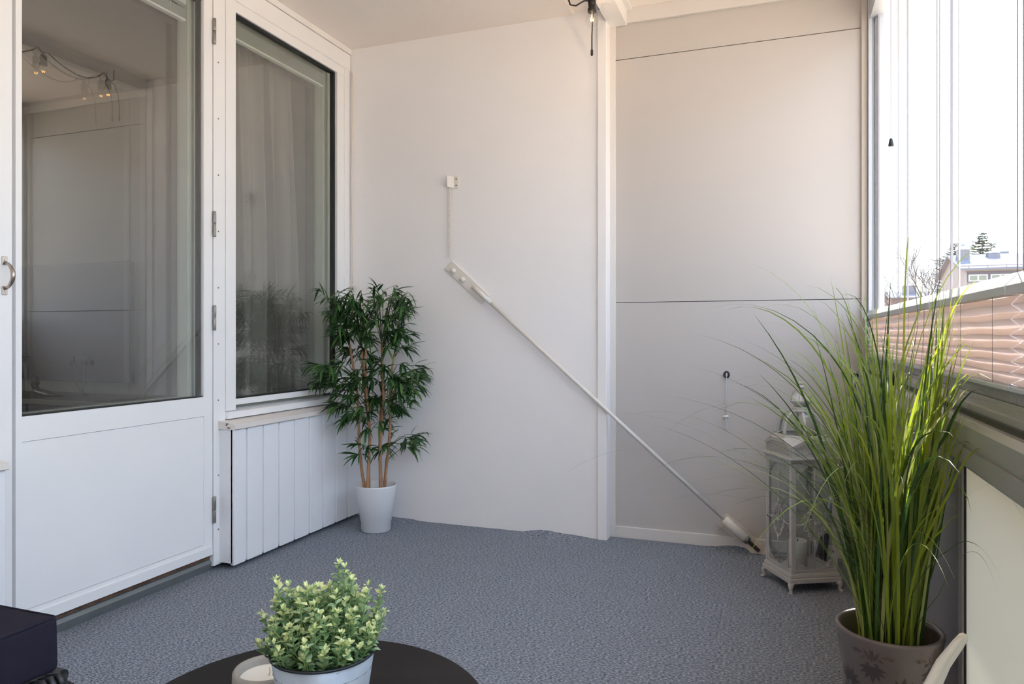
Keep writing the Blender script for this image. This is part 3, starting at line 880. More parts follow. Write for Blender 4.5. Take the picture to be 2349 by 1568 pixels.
# ------------------------------------------------------------------ bamboo plant
BC = Vector((-1.935, 3.225, 0))
bp = empty('potted_bamboo', BC, 'tall leafy artificial bamboo plant in a white pot in the corner', 'potted plant')
potw = mat('white_plastic_pot', lin((228, 229, 232)), 0.35)
m = MB(); m.lathe([(0.070, 0.0), (0.0755, 0.004), (0.0765, 0.05), (0.079, 0.052), (0.103, 0.228), (0.1045, 0.235), (0.1005, 0.2355), (0.098, 0.226), (0.080, 0.12)], BC, 48, cap1=True)
m.build('pot', potw, bp)
m = MB(); m.lathe([(0.0, 0.131), (0.05, 0.13), (0.0835, 0.124)], BC, 24, cap0=False, cap1=False); m.build('soil', mat('dark_soil', lin((60, 46, 38)), 0.95, var=0.4, vscale=60, bump=0.004, bscale=70), bp)
SR = Vector((cos(YAW), sin(YAW), 0))       # direction across the plant
SF = Vector((-sin(YAW), cos(YAW), 0))
def bpos(a, z, f=0.0):
    p = BC + SR*a + SF*f
    # keep the crown in front of the window and the end wall
    k = 0
    while (p.x < -2.19 or p.y > 3.43) and k < 60:
        p = p - SF*0.01 + Vector((0.004 if p.x < -2.19 else 0, 0, 0)); k += 1
    return Vector((p.x, p.y, z))
canem = mat('bamboo_cane', lin((172, 128, 92)), 0.55, var=0.15, vscale=25)
twigm = mat('green_twig', lin((74, 92, 50)), 0.6)
canes = [(-0.050, -0.13, 0.95, 0.0), (-0.030, -0.075, 0.93, 0.03), (-0.028, -0.045, 0.93, -0.03), (0.012, 0.03, 0.96, 0.02), (0.020, 0.045, 0.93, -0.02), (0.038, 0.09, 0.90, 0.02)]
cane_pts = []
for (a0, a1, zt, f) in canes:
    m = MB(); pts = []; rs = []
    NN = 34
    for k in range(NN+1):
        t = k/NN
        z = 0.125 + (zt-0.125)*t
        a = a0 + (a1-a0)*t + 0.006*sin(t*9+a0*90)
        pts.append(BC + SR*a + SF*(f+0.015*sin(t*5+a0*40)) + Vector((0, 0, z)))
        node = (k % 5 == 0)
        rs.append((0.0082 if not node else 0.0100)*(1-0.35*t))
    m.tube(pts, rs, 9)
    cane_pts.append(pts)
    m.build('cane', canem, bp)
m = MB(); tw = MB()
rr = random.Random(21)
# (across, height, spread, number of sprigs) for the masses of the crown
masses = [(-0.20, 1.17, 0.10, 13), (-0.12, 1.20, 0.06, 6), (0.04, 1.20, 0.07, 8), (0.12, 1.19, 0.08, 11), (-0.05, 1.13, 0.08, 8),
          (-0.17, 1.05, 0.09, 12), (-0.05, 1.02, 0.08, 9), (0.09, 1.06, 0.10, 13), (0.13, 0.96, 0.07, 8), (-0.14, 0.94, 0.08, 7), (-0.02, 0.90, 0.06, 4),
          (-0.27, 0.80, 0.08, 10), (-0.16, 0.80, 0.08, 9), (-0.03, 0.80, 0.07, 8), (0.10, 0.80, 0.08, 9), (0.22, 0.80, 0.06, 9),
          (-0.14, 0.68, 0.08, 9), (0.00, 0.66, 0.07, 8), (0.12, 0.66, 0.08, 9), (0.20, 0.70, 0.05, 4),
          (-0.10, 0.56, 0.07, 6), (0.01, 0.53, 0.05, 4), (0.20, 0.44, 0.06, 5), (-0.07, 0.43, 0.07, 4), (0.05, 0.44, 0.05, 2)]
for (a, z, sp, num) in masses:
    for q in range(num):
        f = rr.uniform(-0.17, 0.10)
        aa = a + rr.uniform(-sp, sp)*0.8; zz = z + rr.uniform(-sp, sp)*0.7
        tip = bpos(aa, zz, f)
        pts = min(cane_pts, key=lambda P_: abs((P_[20]-BC).dot(SR) - aa*0.45))
        src = min(pts, key=lambda v: abs(v.z-(zz-0.06)))
        mid = (src+tip)/2 + Vector((0, 0, 0.03))
        tw.tube([src, mid, tip], [0.0022, 0.0016, 0.001], 5)
        out = (tip-src); out.z *= 0.4
        if out.length < 0.01: out = Vector((1, 0, 0))
        out.normalize()
        nl = rr.randint(8, 12)
        for k in range(nl):
            t = k/(nl-1)
            pb = mid.lerp(tip, 0.35+0.65*t)
            ang = rr.uniform(-1.3, 1.3) * (1.15-0.5*t)
            d = Matrix.Rotation(ang, 3, 'Z') @ out
            d = Vector((d.x, d.y, rr.uniform(-0.55, 0.65)))
            L_ = rr.uniform(0.060, 0.110)
            e = pb + d.normalized()*L_
            if e.y > 3.452 or e.x < -2.225: d.y -= 0.6 if e.y > 3.452 else 0; d.x += 0.7 if e.x < -2.225 else 0
            m.cur = rr.choice((0, 0, 1, 1, 2))
            leaf(m, pb, d, L_, rr.uniform(0.0115, 0.0165), droop=rr.uniform(0.2, 1.3), segs=5, roll=rr.uniform(-0.7, 0.7))
m.v = [(max(x, -2.232), min(y, 3.456), z) for x, y, z in m.v]
gl_ = [mat('bamboo_leaf_dark', lin((34, 66, 36)), 0.42, trans=0.12), mat('bamboo_leaf_mid', lin((48, 88, 40)), 0.42, trans=0.15), mat('bamboo_leaf_light', lin((84, 122, 62)), 0.45, trans=0.2)]
m.build('foliage', gl_, bp)
tw.tube([cane_pts[5][14], cane_pts[5][15] + SR*0.02 + Vector((0, 0, 0.03)), cane_pts[5][15] + SR*0.045 + Vector((0, 0, 0.045))], [0.003, 0.0025, 0.002], 6)
tw.build('twigs', twigm, bp)

# ------------------------------------------------------------------ ornamental grass in a patterned pot
GC = Vector((0.219, 1.715, 0))
gp = empty('potted_grass', GC, 'tall artificial grass in a taupe pot with floral pattern at the right', 'potted plant')
pot_prof = [(0.0, 0.0), (0.056, 0.0), (0.060, 0.004), (0.068, 0.10), (0.080, 0.21), (0.092, 0.30), (0.101, 0.362), (0.104, 0.375), (0.104, 0.380), (0.101, 0.3825), (0.0955, 0.3805), (0.094, 0.37), (0.088, 0.32)]
potm = mat('taupe_glazed_pot', lin((104, 94, 90)), 0.36, 0.15, var=0.10, vscale=7, coat=0.2)
m = MB(); m.lathe(pot_prof, GC, 64, cap1=False)
pot_o = m.build('pot', potm, gp)
def pot_r(z):
    P_ = pot_prof[2:8]
    for (r0, z0), (r1, z1) in zip(P_, P_[1:]):
        if z0 <= z <= z1: return r0 + (r1-r0)*(z-z0)/(z1-z0)
    return 0.1
def motif(m, a0, z0, s, flip=1):
    """damask-like plume made of petals, laid on the pot"""
    def petal(cx, cz, ang, L, W):
        n_ = 7; vs_ = []
        pts = []
        for i in range(n_+1):
            t = i/n_; w_ = W*sin(pi*t**0.8)*0.5
            pts.append((t*L, w_))
        for i in range(n_-1, 0, -1):
            t = i/n_; w_ = W*sin(pi*t**0.8)*0.5
            pts.append((t*L, -w_))
        for (x, y) in pts:
            xx = cx + x*cos(ang) - y*sin(ang); zz = cz + (x*sin(ang) + y*cos(ang))
            z = z0 + zz*s*flip; r_ = pot_r(z) + 0.0005; th = a0 + xx*s/r_
            vs_.append(GC + Vector((r_*cos(th), r_*sin(th), z)))
        m.add(vs_, [tuple(range(len(vs_)))])
    for k, (ang, L, W) in enumerate(((90, 1.0, 0.34), (62, 0.9, 0.28), (118, 0.9, 0.28), (36, 0.85, 0.26), (144, 0.85, 0.26), (12, 0.8, 0.22), (168, 0.8, 0.22))):
        petal(0, 0, radians(ang), L, W)
    for sx_ in (-1, 1):
        for j in range(5):
            t = j/4
            petal(sx_*(0.15+0.75*t), -0.25-0.5*sin(t*2.4), radians(90-sx_*(40+80*t)), 0.36, 0.17)
        petal(sx_*0.1, -0.35, radians(-90+sx_*28), 0.75, 0.2)
    petal(0, -0.3, radians(-90), 1.2, 0.22)
pm = MB()
for i in range(5):
    motif(pm, -pi/2 - 0.45 + i*2*pi/5, 0.325, 0.036, -1)
    motif(pm, -pi/2 - 0.45 + pi/5 + i*2*pi/5, 0.275, 0.040, 1)
    motif(pm, -pi/2 - 0.45 + i*2*pi/5, 0.17, 0.036, 1)
po = pm.build('floral_pattern', mat('pot_pattern', lin((66, 58, 56)), 0.55, col2=lin((132, 106, 92)), vscale=4, thr=(0.45, 0.58)), gp)
m = MB(); m.lathe([(0.0, 0.325), (0.05, 0.328), (0.0895, 0.322)], GC, 24, cap0=False, cap1=False); m.build('soil', mat('black_soil', lin((34, 32, 30)), 0.9, bump=0.004, bscale=80), gp)

def blade(m, base, az, th0, th1, L, W, pw=1.8, segs=14, twist=0.0):
    p = Vector(base); vs_ = []; step = L/segs
    s0 = Vector((-sin(az+twist), cos(az+twist), 0))
    for i in range(segs+1):
        t = i/segs
        th = th0 + (th1-th0)*t**pw
        d = Vector((cos(az)*sin(th), sin(az)*sin(th), cos(th)))
        w_ = W*(0.55+0.45*min(1, t*5)) * (1-t**2.2)**0.8 + 0.0002
        side = (s0 - d*s0.dot(d))
        if side.length < 1e-4: side = Vector((-sin(az), cos(az), 0))
        side.normalize()
        up = side.cross(d)
        q = Vector(p)
        if q.x > 0.300: q.x = 0.300 + 0.032*math.tanh((q.x-0.300)/0.12)
        if q.z < 0.003: q.z = 0.003
        vs_ += [q + side*w_*0.5 + up*w_*0.12, q, q - side*w_*0.5 + up*w_*0.12]
        p = p + d*step
    fs = []
    for i in range(segs):
        a = i*3; fs += [(a, a+1, a+4, a+3), (a+1, a+2, a+5, a+4)]
    m.add(vs_, fs, True)
gm = [mat('grass_bright', lin((152, 166, 50)), 0.38, trans=0.5), mat('grass_olive', lin((128, 148, 62)), 0.42, trans=0.35),
      mat('grass_dark', lin((60, 88, 36)), 0.42, trans=0.25), mat('grass_pale', lin((170, 176, 112)), 0.42, trans=0.3), mat('grass_wisp', lin((88, 100, 52)), 0.45, trans=0.15)]
m = MB(); rr = random.Random(5)
for i in range(230):
    a = rr.uniform(0, 2*pi); r_ = sqrt(rr.random())*0.058
    base = GC + Vector((r_*cos(a), r_*sin(a), 0.325))
    az = a + rr.gauss(0, 0.7)
    L_ = rr.uniform(0.42, 0.84)
    th0 = rr.uniform(0.0, 0.15)
    if rr.random() < 0.45: th1 = rr.uniform(0.12, 0.7)
    else: th1 = rr.uniform(0.7, 2.4)
    m.cur = rr.choices((0, 1, 2, 3), (0.30, 0.30, 0.25, 0.15))[0]
    blade(m, base, az, th0, th1, L_, rr.uniform(0.0045, 0.0092), rr.uniform(1.7, 3.2), twist=rr.uniform(-1.5, 1.5))
for i in range(34):
    a = rr.uniform(0, 2*pi); r_ = sqrt(rr.random())*0.05
    m.cur = rr.choice((0, 1, 2, 3, 1))
    blade(m, GC + Vector((r_*cos(a), r_*sin(a), 0.325)), rr.uniform(0, 2*pi), rr.uniform(0.0, 0.12), rr.uniform(1.5, 2.3), rr.uniform(0.78, 1.02), rr.uniform(0.0035, 0.0068), rr.uniform(2.2, 3.4), segs=20, twist=rr.uniform(-1.5, 1.5))
# wide arching blades and hair-thin wisps
for i in range(48):
    a = rr.uniform(0, 2*pi); r_ = sqrt(rr.random())*0.05
    base = GC + Vector((r_*cos(a), r_*sin(a), 0.325))
    if rr.random() < 0.60: az = rr.uniform(radians(110), radians(250))
    else: az = a + rr.gauss(0, 0.5)
    m.cur = rr.choice((4, 2, 1, 4))
    blade(m, base, az, rr.uniform(0.1, 0.35), rr.uniform(1.4, 2.3), rr.uniform(0.55, 0.95), rr.uniform(0.0012, 0.0028), rr.uniform(1.0, 1.7), segs=18, twist=rr.uniform(-1.5, 1.5))
for i in range(110):
    a = rr.uniform(0, 2*pi)
    base = GC + Vector((0.03*cos(a), 0.03*sin(a), 0.50+rr.uniform(0, 0.22)))
    m.cur = rr.choice((4, 3, 0))
    blade(m, base, rr.uniform(0, 2*pi), rr.uniform(0.2, 0.6), rr.uniform(1.3, 2.4), rr.uniform(0.18, 0.42), rr.uniform(0.0008, 0.0018), rr.uniform(0.8, 1.4), segs=10)
m.build('grass_blades', gm, gp)

# ------------------------------------------------------------------ lantern
LC = Vector((0.083, 3.127, 0)); LA = radians(29.3)
LM = T(LC.x, LC.y, 0, LA)
lan = empty('garden_lantern', LC, 'shabby white metal lantern with glass sides and domed top by the end panels', 'lantern')
lw = mat('chipped_white_metal', lin((186, 183, 178)), 0.6, col2=lin((96, 74, 62)), vscale=38, thr=(0.66, 0.70), detail=7)
def lbox(m, x0, x1, y0, y1, z0, z1, bev=0): m.box(x0, x1, y0, y1, z0, z1, M=LM, bev=bev)
m = MB()
lbox(m, -.109, .109, -.109, .109, .036, .056, .003); lbox(m, -.104, .104, -.104, .104, .056, .070, .003); lbox(m, -.100, .100, -.100, .100, .070, .076, .001)
m.build('base', lw, lan)
def scroll(m, M, c, r0, turns, rt, a0=0, sgn=1, n=16):
    pts = []
    for i in range(n+1):
        t = i/n; a = a0 + sgn*turns*2*pi*t; r_ = r0*(1-0.8*t)
        pts.append(M @ Vector((c[0]+r_*cos(a), c[1]+r_*sin(a), c[2] if len(c) > 2 else 0)))
    m.tube(pts, [rt*(1-0.3*i/n) for i in range(n+1)], 5)
for (sx_, sy_) in ((-1, -1), (1, -1), (1, 1), (-1, 1)):
    m = MB()
    pts = [(0.098, 0.0365), (0.104, 0.030), (0.106, 0.022), (0.101, 0.012), (0.104, 0.005), (0.110, 0.004)]
    m.tube([LM @ Vector((sx_*x, sy_*x, z)) for x, z in pts], [0.013, 0.011, 0.008, 0.006, 0.0065, 0.004], 10)
    m.tube([LM @ Vector((sx_*0.108, sy_*0.108, 0.0)), LM @ Vector((sx_*0.108, sy_*0.108, 0.005))], [0.009, 0.007], 10)
    m.build('foot', lw, lan)
    m = MB(); lbox(m, min(sx_*.098, sx_*.087), max(sx_*.098, sx_*.087), min(sy_*.098, sy_*.087), max(sy_*.098, sy_*.087), .076, .506, .0015)
    m.build('corner_post', lw, lan)
m = MB()
lbox(m, -.101, .101, -.101, .101, .498, .508, .001); lbox(m, -.106, .106, -.106, .106, .508, .514, .001); lbox(m, -.113, .113, -.113, .113, .514, .520, .001)
m.build('ledge', lw, lan)
for k in range(4):
    FM = LM @ Matrix.Rotation(k*pi/2, 4, 'Z') @ Matrix.Translation((0, -0.093, 0)) @ Matrix.Rotation(pi/2, 4, 'X')   # local x across, y up, z outward
    side = MB()
    # thin sash
    for (x0, x1, y0, y1) in ((-.087, -.078, .078, .498), (.078, .087, .078, .498), (-.078, .078, .078, .088), (-.078, .078, .488, .498)):
        side.box(x0, x1, y0, y1, -.003, .003, M=FM)
    sd_ = side.build('side_frame', lw, lan)
    g = MB(); g.box(-.078, .078, .088, .488, -.0012, .0012, M=FM); g.build('side_glass', thin_m, sd_)
    f_ = MB()
    Z0 = 0.005
    f_.tube([FM @ Vector((0, .088, Z0)), FM @ Vector((0, .488, Z0))], 0.0016, 6)
    yc = 0.262
    for s_ in (-1, 1):
        f_.tube([FM @ Vector((s_*.080, yc, Z0)), FM @ Vector((s_*.05, yc, Z0)), FM @ Vector((s_*.036, yc+.004, Z0))], 0.0022, 6)
        for (cx, cy, r_, a0, sg) in ((.034, .022, .012, -1.5, 1), (.034, -.018, .012, 1.5, -1), (.020, .040, .010, -1, 1), (.020, -.040, .010, 1, -1), (.016, .008, .013, 2.5, -1), (.012, -.056, .008, 1, -1), (.010, .056, .007, -1, 1), (.046, .004, .009, 2, 1)):
            aa = a0 if s_ > 0 else pi-a0
            scroll(f_, FM, (s_*cx, yc+cy, Z0), r_, 1.2, 0.0021, aa, sg*s_)
    f_.lathe([(0.009, 0), (0.006, 0.004), (0, 0.005)], M=FM @ Matrix.Translation((0, yc, Z0)), n=12)
    for sg in (-1, 1):
        f_.tube([FM @ Vector((0, yc+sg*.06, Z0)), FM @ Vector((0, yc+sg*.075, Z0)), FM @ Vector((0, yc+sg*.095, Z0))], [0.005, 0.0035, 0.001], 7)
    f_.build('ornament', lw, sd_)
    for sxx in (-1, 1):
        for syy in (0, 1):
            c_ = MB()
            cx0 = sxx*.077; cy0 = .089 if syy == 0 else .487; dy = 1 if syy == 0 else -1
            for (ax, ay, r_) in ((.007, .007, .007), (.020, .006, .006), (.006, .020, .006), (.032, .005, .005), (.005, .033, .005), (.016, .016, .0055), (.005, .045, .004), (.044, .004, .004), (.011, .029, .004), (.028, .012, .004)):
                scroll(c_, FM, (cx0-sxx*ax, cy0+dy*ay, 0.004), r_, 1.3, 0.0013, 0.7*ax*100, sxx*dy, 11)
            # inner curved edge
            c_.tube([FM @ Vector((cx0-sxx*(.054*(1-t/8)**1.4), cy0+dy*.054*(t/8)**1.4, .004)) for t in range(9)], 0.0012, 5)
            c_.build('corner_filigree', lw, sd_)
# upper box: gabled pierced gallery
for k in range(4):
    FM = LM @ Matrix.Rotation(k*pi/2, 4, 'Z') @ Matrix.Translation((0, -0.098, 0)) @ Matrix.Rotation(pi/2, 4, 'X')
    g = MB()
    g.plate([(-.098, .520), (.098, .520), (.098, .527), (-.098, .527)], .004, FM)
    g.plate([(-.098, .527), (-.088, .527), (-.088, .560), (-.098, .562)], .004, FM); g.plate([(.088, .527), (.098, .527), (.098, .562), (.088, .560)], .004, FM)
    g.plate([(-.098, .562), (-.088, .556), (-.048, .574), (.048, .574), (.088, .556), (.098, .562), (.048, .585), (-.048, .585)], .004, FM)
    go = g.build('gallery_panel', lw, lan)
    g = MB()
    x = -.086
    while x < .087:
        top = .574 if abs(x) < .048 else .574-(abs(x)-.048)*.45
        g.box(x-.0009, x+.0009, .527, top, .0005, .0022, M=FM); x += .0072
    z = .533
    while z < .573:
        wx = .088 if z < .556 else .048+(.574-z)/.45
        g.box(-min(.088, wx), min(.088, wx), z-.0009, z+.0009, .0005, .0022, M=FM); z += .0068
    for cx in (-.03, -.015, 0, .015, .03):
        scroll(g, FM, (cx, .549+.004*cos(cx*200), .003), .008, 1.4, .0015, cx*80, 1 if cx >= 0 else -1)
    g.build('pierced_grille', lw, go)
g = MB()
dk = [LM @ Vector(q) for q in ((-.095, -.095, .522), (.095, -.095, .522), (.095, .095, .522), (-.095, .095, .522))]
# hip roof from gable line to octagonal collar
oc = [(0.101*cos(radians(22.5+45*i)), 0.101*sin(radians(22.5+45*i))) for i in range(8)]
cor = []
for k in range(4):
    rot = Matrix.Rotation(k*pi/2, 3, 'Z')
    for q in ((-.100, -.104, .563), (-.048, -.104, .587), (.048, -.104, .587)):
        v = rot @ Vector(q); cor.append(v)
rimv = [LM @ v for v in cor]
octv = []
for k in range(4):
    rot = Matrix.Rotation(k*pi/2, 3, 'Z')
    for q in ((-.072, -.072, .594), (-.040, -.094, .594), (.040, -.094, .594)):
        octv.append(LM @ (rot @ Vector(q)))
g.add(rimv + octv, [(i, (i+1) % 12, 12+(i+1) % 12, 12+i) for i in range(12)])
g.build('hip_roof', lw, lan)
g = MB(); g.lathe([(.103, .590), (.106, .593), (.104, .600), (.100, .603), (.090, .603)], M=LM @ Matrix.Rotation(0, 4, 'Z'), n=8, smooth=False, cap0=False, cap1=False, phase=radians(22.5)); g.build('dome_collar', lw, lan)
def dome_r(t): return 0.036 + (0.098-0.036)*cos(t*pi/2)**0.85
def dome_z(t): return 0.603 + 0.089*sin(t*pi/2)
for k in range(8):
    a = radians(22.5+45*k); g = MB(); vs_ = []
    for i in range(11):
        t = i/10; r_ = dome_r(t); z = dome_z(t)
        tang = Vector((-sin(a), cos(a), 0)); rad = Vector((cos(a), sin(a), 0))
        w_ = 0.0065*(1-0.45*t)
        for (dw, dr) in ((-w_, 0), (w_, 0), (w_, .004), (-w_, .004)):
            vs_.append(LM @ (rad*(r_+dr) + tang*dw + Vector((0, 0, z))))
    fs = []
    for i in range(10):
        for q in range(4): fs.append((i*4+q, i*4+(q+1) % 4, (i+1)*4+(q+1) % 4, (i+1)*4+q))
    g.add(vs_, fs); g.build('dome_rib', lw, lan)
g = MB(); g.lathe([(dome_r(i/10), dome_z(i/10)) for i in range(11)], M=LM, n=8, smooth=False, cap0=False, cap1=False, phase=radians(22.5)); g.build('dome_glass', thin_m, lan)
g = MB(); g.lathe([(.037, .688), (.040, .692), (.040, .697), (.034, .700), (.036, .703), (.030, .709), (.022, .712)], M=LM, n=24); g.build('neck', lw, lan)
g = MB()
g.lathe([(.018, .711), (.026, .716), (.036, .724), (.045, .735), (.043, .7365), (.020, .733)], M=LM, n=28)
g.build('finial_cup', lw, lan)
g = MB(); vs_ = []; NF = 48
fp = [(.040, .735), (.036, .742), (.028, .751), (.020, .761), (.013, .771), (.010, .777)]
for r_, z in fp:
    for i in range(NF):
        a = 2*pi*i/NF; q = r_*(1+0.10*(1 if i % 3 else -1)); vs_.append(LM @ Vector((q*cos(a), q*sin(a), z)))
g.add(vs_, [(k*NF+i, k*NF+(i+1) % NF, (k+1)*NF+(i+1) % NF, (k+1)*NF+i) for k in range(len(fp)-1) for i in range(NF)]); g.build('fluted_cone', lw, lan)
g = MB(); g.lathe([(.008, .776), (.006, .780), (.013, .786), (.014, .790), (.010, .795), (.005, .797), (.009, .801), (.010, .805), (.007, .811), (0, .813)], M=LM, n=20); g.build('finial', lw, lan)
g = MB()
g.tube([LM @ Vector((0.040*sin(a*pi/9)*(1.08 if True else 1), -0.004, 0.748 - 0.036*cos(a*pi/9))) for a in range(-8, 9)][0:17], 0.0011, 6, False)
g.build('ring_handle', galv, lan)
# candle in the lantern
cd = empty('pillar_candle', (LC.x-0.012, LC.y-0.006, 0.076), 'white pillar candle standing inside the lantern', 'candle')
wax = mat('candle_wax', lin((238, 236, 226)), 0.5, trans=0.15)
g = MB(); g.lathe([(.036, .076), (.0365, .172), (.034, .176), (.030, .1745), (.012, .170), (0, .169)], (LC.x-0.012, LC.y-0.006, 0), 28); g.build('wax', wax, cd)
g = MB(); g.tube([(LC.x-0.012, LC.y-0.006, .169), (LC.x-0.011, LC.y-0.006, .180)], .0012, 6); g.build('wick', black_pl, cd)

# ------------------------------------------------------------------ coffee table and what stands on it
TZ = 0.42; TC = Vector((-0.677, 0.919, 0)); TR = 0.283
tb = empty('coffee_table', TC, 'round black coffee table at the bottom of the photo', 'table')
tblk = mat('black_table', lin((28, 25, 24)), 0.6, var=0.12, vscale=9, spec=0.15)
m = MB(); m.lathe([(0, TZ-0.016), (TR-0.004, TZ-0.016), (TR, TZ-0.012), (TR, TZ-0.004), (TR-0.003, TZ), (0, TZ)], TC, 96); m.build('tabletop', tblk, tb)
for k in range(3):
    a = radians(30+120*k); m = MB()
    m.tube([TC + Vector((0.16*cos(a), 0.16*sin(a), TZ-0.017)), TC + Vector((0.24*cos(a), 0.24*sin(a), 0.0))], [0.014, 0.010], 12); m.build('leg', tblk, tb)
m = MB(); m.tube([TC + Vector((0.185*cos(a*pi/12), 0.185*sin(a*pi/12), 0.28)) for a in range(25)], 0.006, 8, False); m.build('ring_brace', tblk, tb)

cb2 = Vector((-0.766, 0.943, TZ))
cc = empty('concrete_candle', cb2, 'white candle in a round beige concrete bowl on the black table', 'candle')
m = MB(); m.lathe([(0, 0.0), (0.040, 0.0), (0.046, 0.006), (0.052, 0.030), (0.0515, 0.046), (0.0495, 0.050), (0.045, 0.0495), (0.041, 0.045), (0.040, 0.032)], cb2, 48, cap1=False)
m.build('bowl', mat('beige_concrete', lin((150, 147, 140)), 0.85, var=0.05, vscale=30, bump=0.0006, bscale=200), cc)
m = MB(); m.lathe([(0.0405, 0.0375), (0.030, 0.0355), (0.0, 0.0350)], cb2, 32, cap0=True); m.build('wax', wax, cc)
m = MB(); m.tube([cb2 + Vector((0.004, 0, 0.035)), cb2 + Vector((0.006, 0.001, 0.044)), cb2 + Vector((0.003, 0.003, 0.050))], 0.0011, 6); m.build('wick', mat('wick', lin((206, 190, 160)), 0.8), cc)

ZC = Vector((-0.615, 0.880, TZ))
bx = empty('potted_boxwood', ZC, 'small pale green bushy plant in a zinc pot on the black table', 'potted plant')
zinc = mat('zinc_pot', lin((160, 168, 176)), 0.45, 0.35, var=0.14, vscale=22, detail=6)
m = MB(); m.lathe([(0, 0), (0.053, 0), (0.054, 0.003), (0.0725, 0.125), (0.0705, 0.126), (0.066, 0.09)], ZC, 56, cap1=False); m.build('pot', zinc, bx)
m = MB(); m.tube([ZC + Vector((0.0735*cos(a*pi/24), 0.0735*sin(a*pi/24), 0.1275)) for a in range(49)], 0.0022, 8, False); m.build('rim', mat('dark_rim', lin((46, 48, 52)), 0.4, 0.5), bx)
m = MB(); m.lathe([(0, 0.112), (0.04, 0.110), (0.0700, 0.104)], ZC, 24, cap0=False, cap1=False); m.build('soil', MATS['black_soil'], bx)
m = MB(); tw = MB(); rr = random.Random(11)
sprigs = []
for i in range(150):
    a = rr.uniform(0, 2*pi); q = sqrt(rr.random())
    tip = Vector((0.080*q*cos(a), 0.080*q*sin(a), 0.100*sqrt(max(0, 1-0.80*q*q))*rr.uniform(0.35, 1.0)))
    sprigs.append(tip)
# the taller shoots that break the outline
def off(a, z, f=0): 
    v = SR*a + SF*f; return Vector((v.x, v.y, z))
for (a, z) in ((0.028, 0.122), (0.040, 0.102), (0.066, 0.092), (0.078, 0.082), (-0.055, 0.085), (-0.068, 0.094), (-0.072, 0.070), (0.0, 0.094), (-0.02, 0.090), (-0.088, 0.045), (0.082, 0.045), (-0.085, 0.018)):
    for k in range(2): sprigs.append(off(a + rr.uniform(-.006, .006), z+rr.uniform(-.006, .003), rr.uniform(-.02, .02)))
for tip in sprigs:
    root = ZC + Vector((tip.x*0.45, tip.y*0.45, 0.105)); tp = ZC + Vector((0, 0, 0.126)) + tip
    mid = (root+tp)/2 + Vector((tip.x*0.15, tip.y*0.15, 0))
    tw.tube([root, mid, tp], [0.0013, 0.0011, 0.0007], 5)
    n_ = max(4, int((tp-root).length/0.009))
    for k in range(n_):
        t = 0.25+0.75*k/(n_-1)
        pb = root.lerp(mid, t*2) if t < .5 else mid.lerp(tp, t*2-1)
        a0 = k*1.57 + rr.uniform(-.3, .3)
        for s_ in (0, pi):
            d = Vector((cos(a0+s_), sin(a0+s_), rr.uniform(0.3, 1.0)))
            m.cur = 3 if k >= n_-2 and rr.random() < 0.6 else rr.choice((0, 1, 1, 2))
            L_ = rr.uniform(0.011, 0.0165) * (0.75 if k >= n_-2 else 1)
            leaf(m, pb, d, L_, rr.uniform(0.0068, 0.0098), droop=rr.uniform(-0.2, 0.6), segs=3, fold=0.3, shape='round')
    for k in range(4):
        m.cur = 3
        leaf(m, tp, Vector((rr.uniform(-.7, .7), rr.uniform(-.7, .7), 1)), 0.0095, 0.0048, 0.1, 2, 0.3, shape='round')
m.build('foliage', [mat('box_leaf_deep', lin((98, 134, 90)), 0.5, trans=0.25), mat('box_leaf_mid', lin((144, 174, 122)), 0.5, trans=0.25),
                    mat('box_leaf_pale', lin((182, 204, 160)), 0.5, trans=0.25), mat('box_leaf_cream', lin((226, 232, 172)), 0.5, trans=0.25)], bx)
tw.build('stems', mat('box_stem', lin((110, 134, 70)), 0.6), bx)

# ------------------------------------------------------------------ footstool with dark cushion
fs_ = empty('rattan_stool', (-1.62, 0.73, 0), 'black woven rattan seat frame at the lower left corner', 'stool')
m = MB()
X0, X1, Y0, Y1 = -1.91, -1.298, 0.42, 1.030
blkr = mat('black_rattan', lin((34, 36, 40)), 0.4)
# woven apron of horizontal strands crossing upright stakes
zr = 0.06
k = 0
while zr < 0.315:
    for (p0, p1) in (((X0, Y0), (X1, Y0)), ((X1, Y0), (X1, Y1)), ((X1, Y1), (X0, Y1)), ((X0, Y1), (X0, Y0))):
        n_ = 22; pts = []
        d = Vector((p1[0]-p0[0], p1[1]-p0[1], 0)); nrm = Vector((d.y, -d.x, 0)).normalized()
        for i in range(n_+1):
            q = Vector((p0[0], p0[1], zr)) + d*i/n_ + nrm*(0.0035 if (i+k) % 2 else -0.0035)
            pts.append(q)
        m.tube(pts, 0.0048, 5)
    zr += 0.0115; k += 1
m.build('woven_sides', blkr, fs_)
m = MB()
m.tube([(X1-0.008, Y0, 0.33), (X1-0.008, Y1-0.02, 0.33)], 0.013, 12); m.tube([(X0, Y1-0.008, 0.33), (X1-0.02, Y1-0.008, 0.33)], 0.013, 12)
m.tube([(X0, Y0+0.008, 0.33), (X1, Y0+0.008, 0.33)], 0.013, 12); m.tube([(X0+0.008, Y0, 0.33), (X0+0.008, Y1, 0.33)], 0.013, 12)
m.box(X0+0.01, X1-0.01, Y0+0.01, Y1-0.01, 0.318, 0.334)
k = 0; y = Y0+0.03
while y < Y1-0.03:
    m.tube([(X1-0.024, y, 0.340), (X1+0.000, y+0.004, 0.3455), (X1+0.008, y+0.006, 0.33), (X1+0.004, y+0.006, 0.312)], 0.0065, 6); y += 0.016
m.build('top_frame', blkr, fs_)
for x in (X0+0.02, X1-0.02):
    for y in (Y0+0.02, Y1-0.02):
        m = MB(); m.tube([(x, y, 0.0), (x, y, 0.335)], [0.014, 0.018], 12); m.build('leg', blkr, fs_)
cu_ = MB()
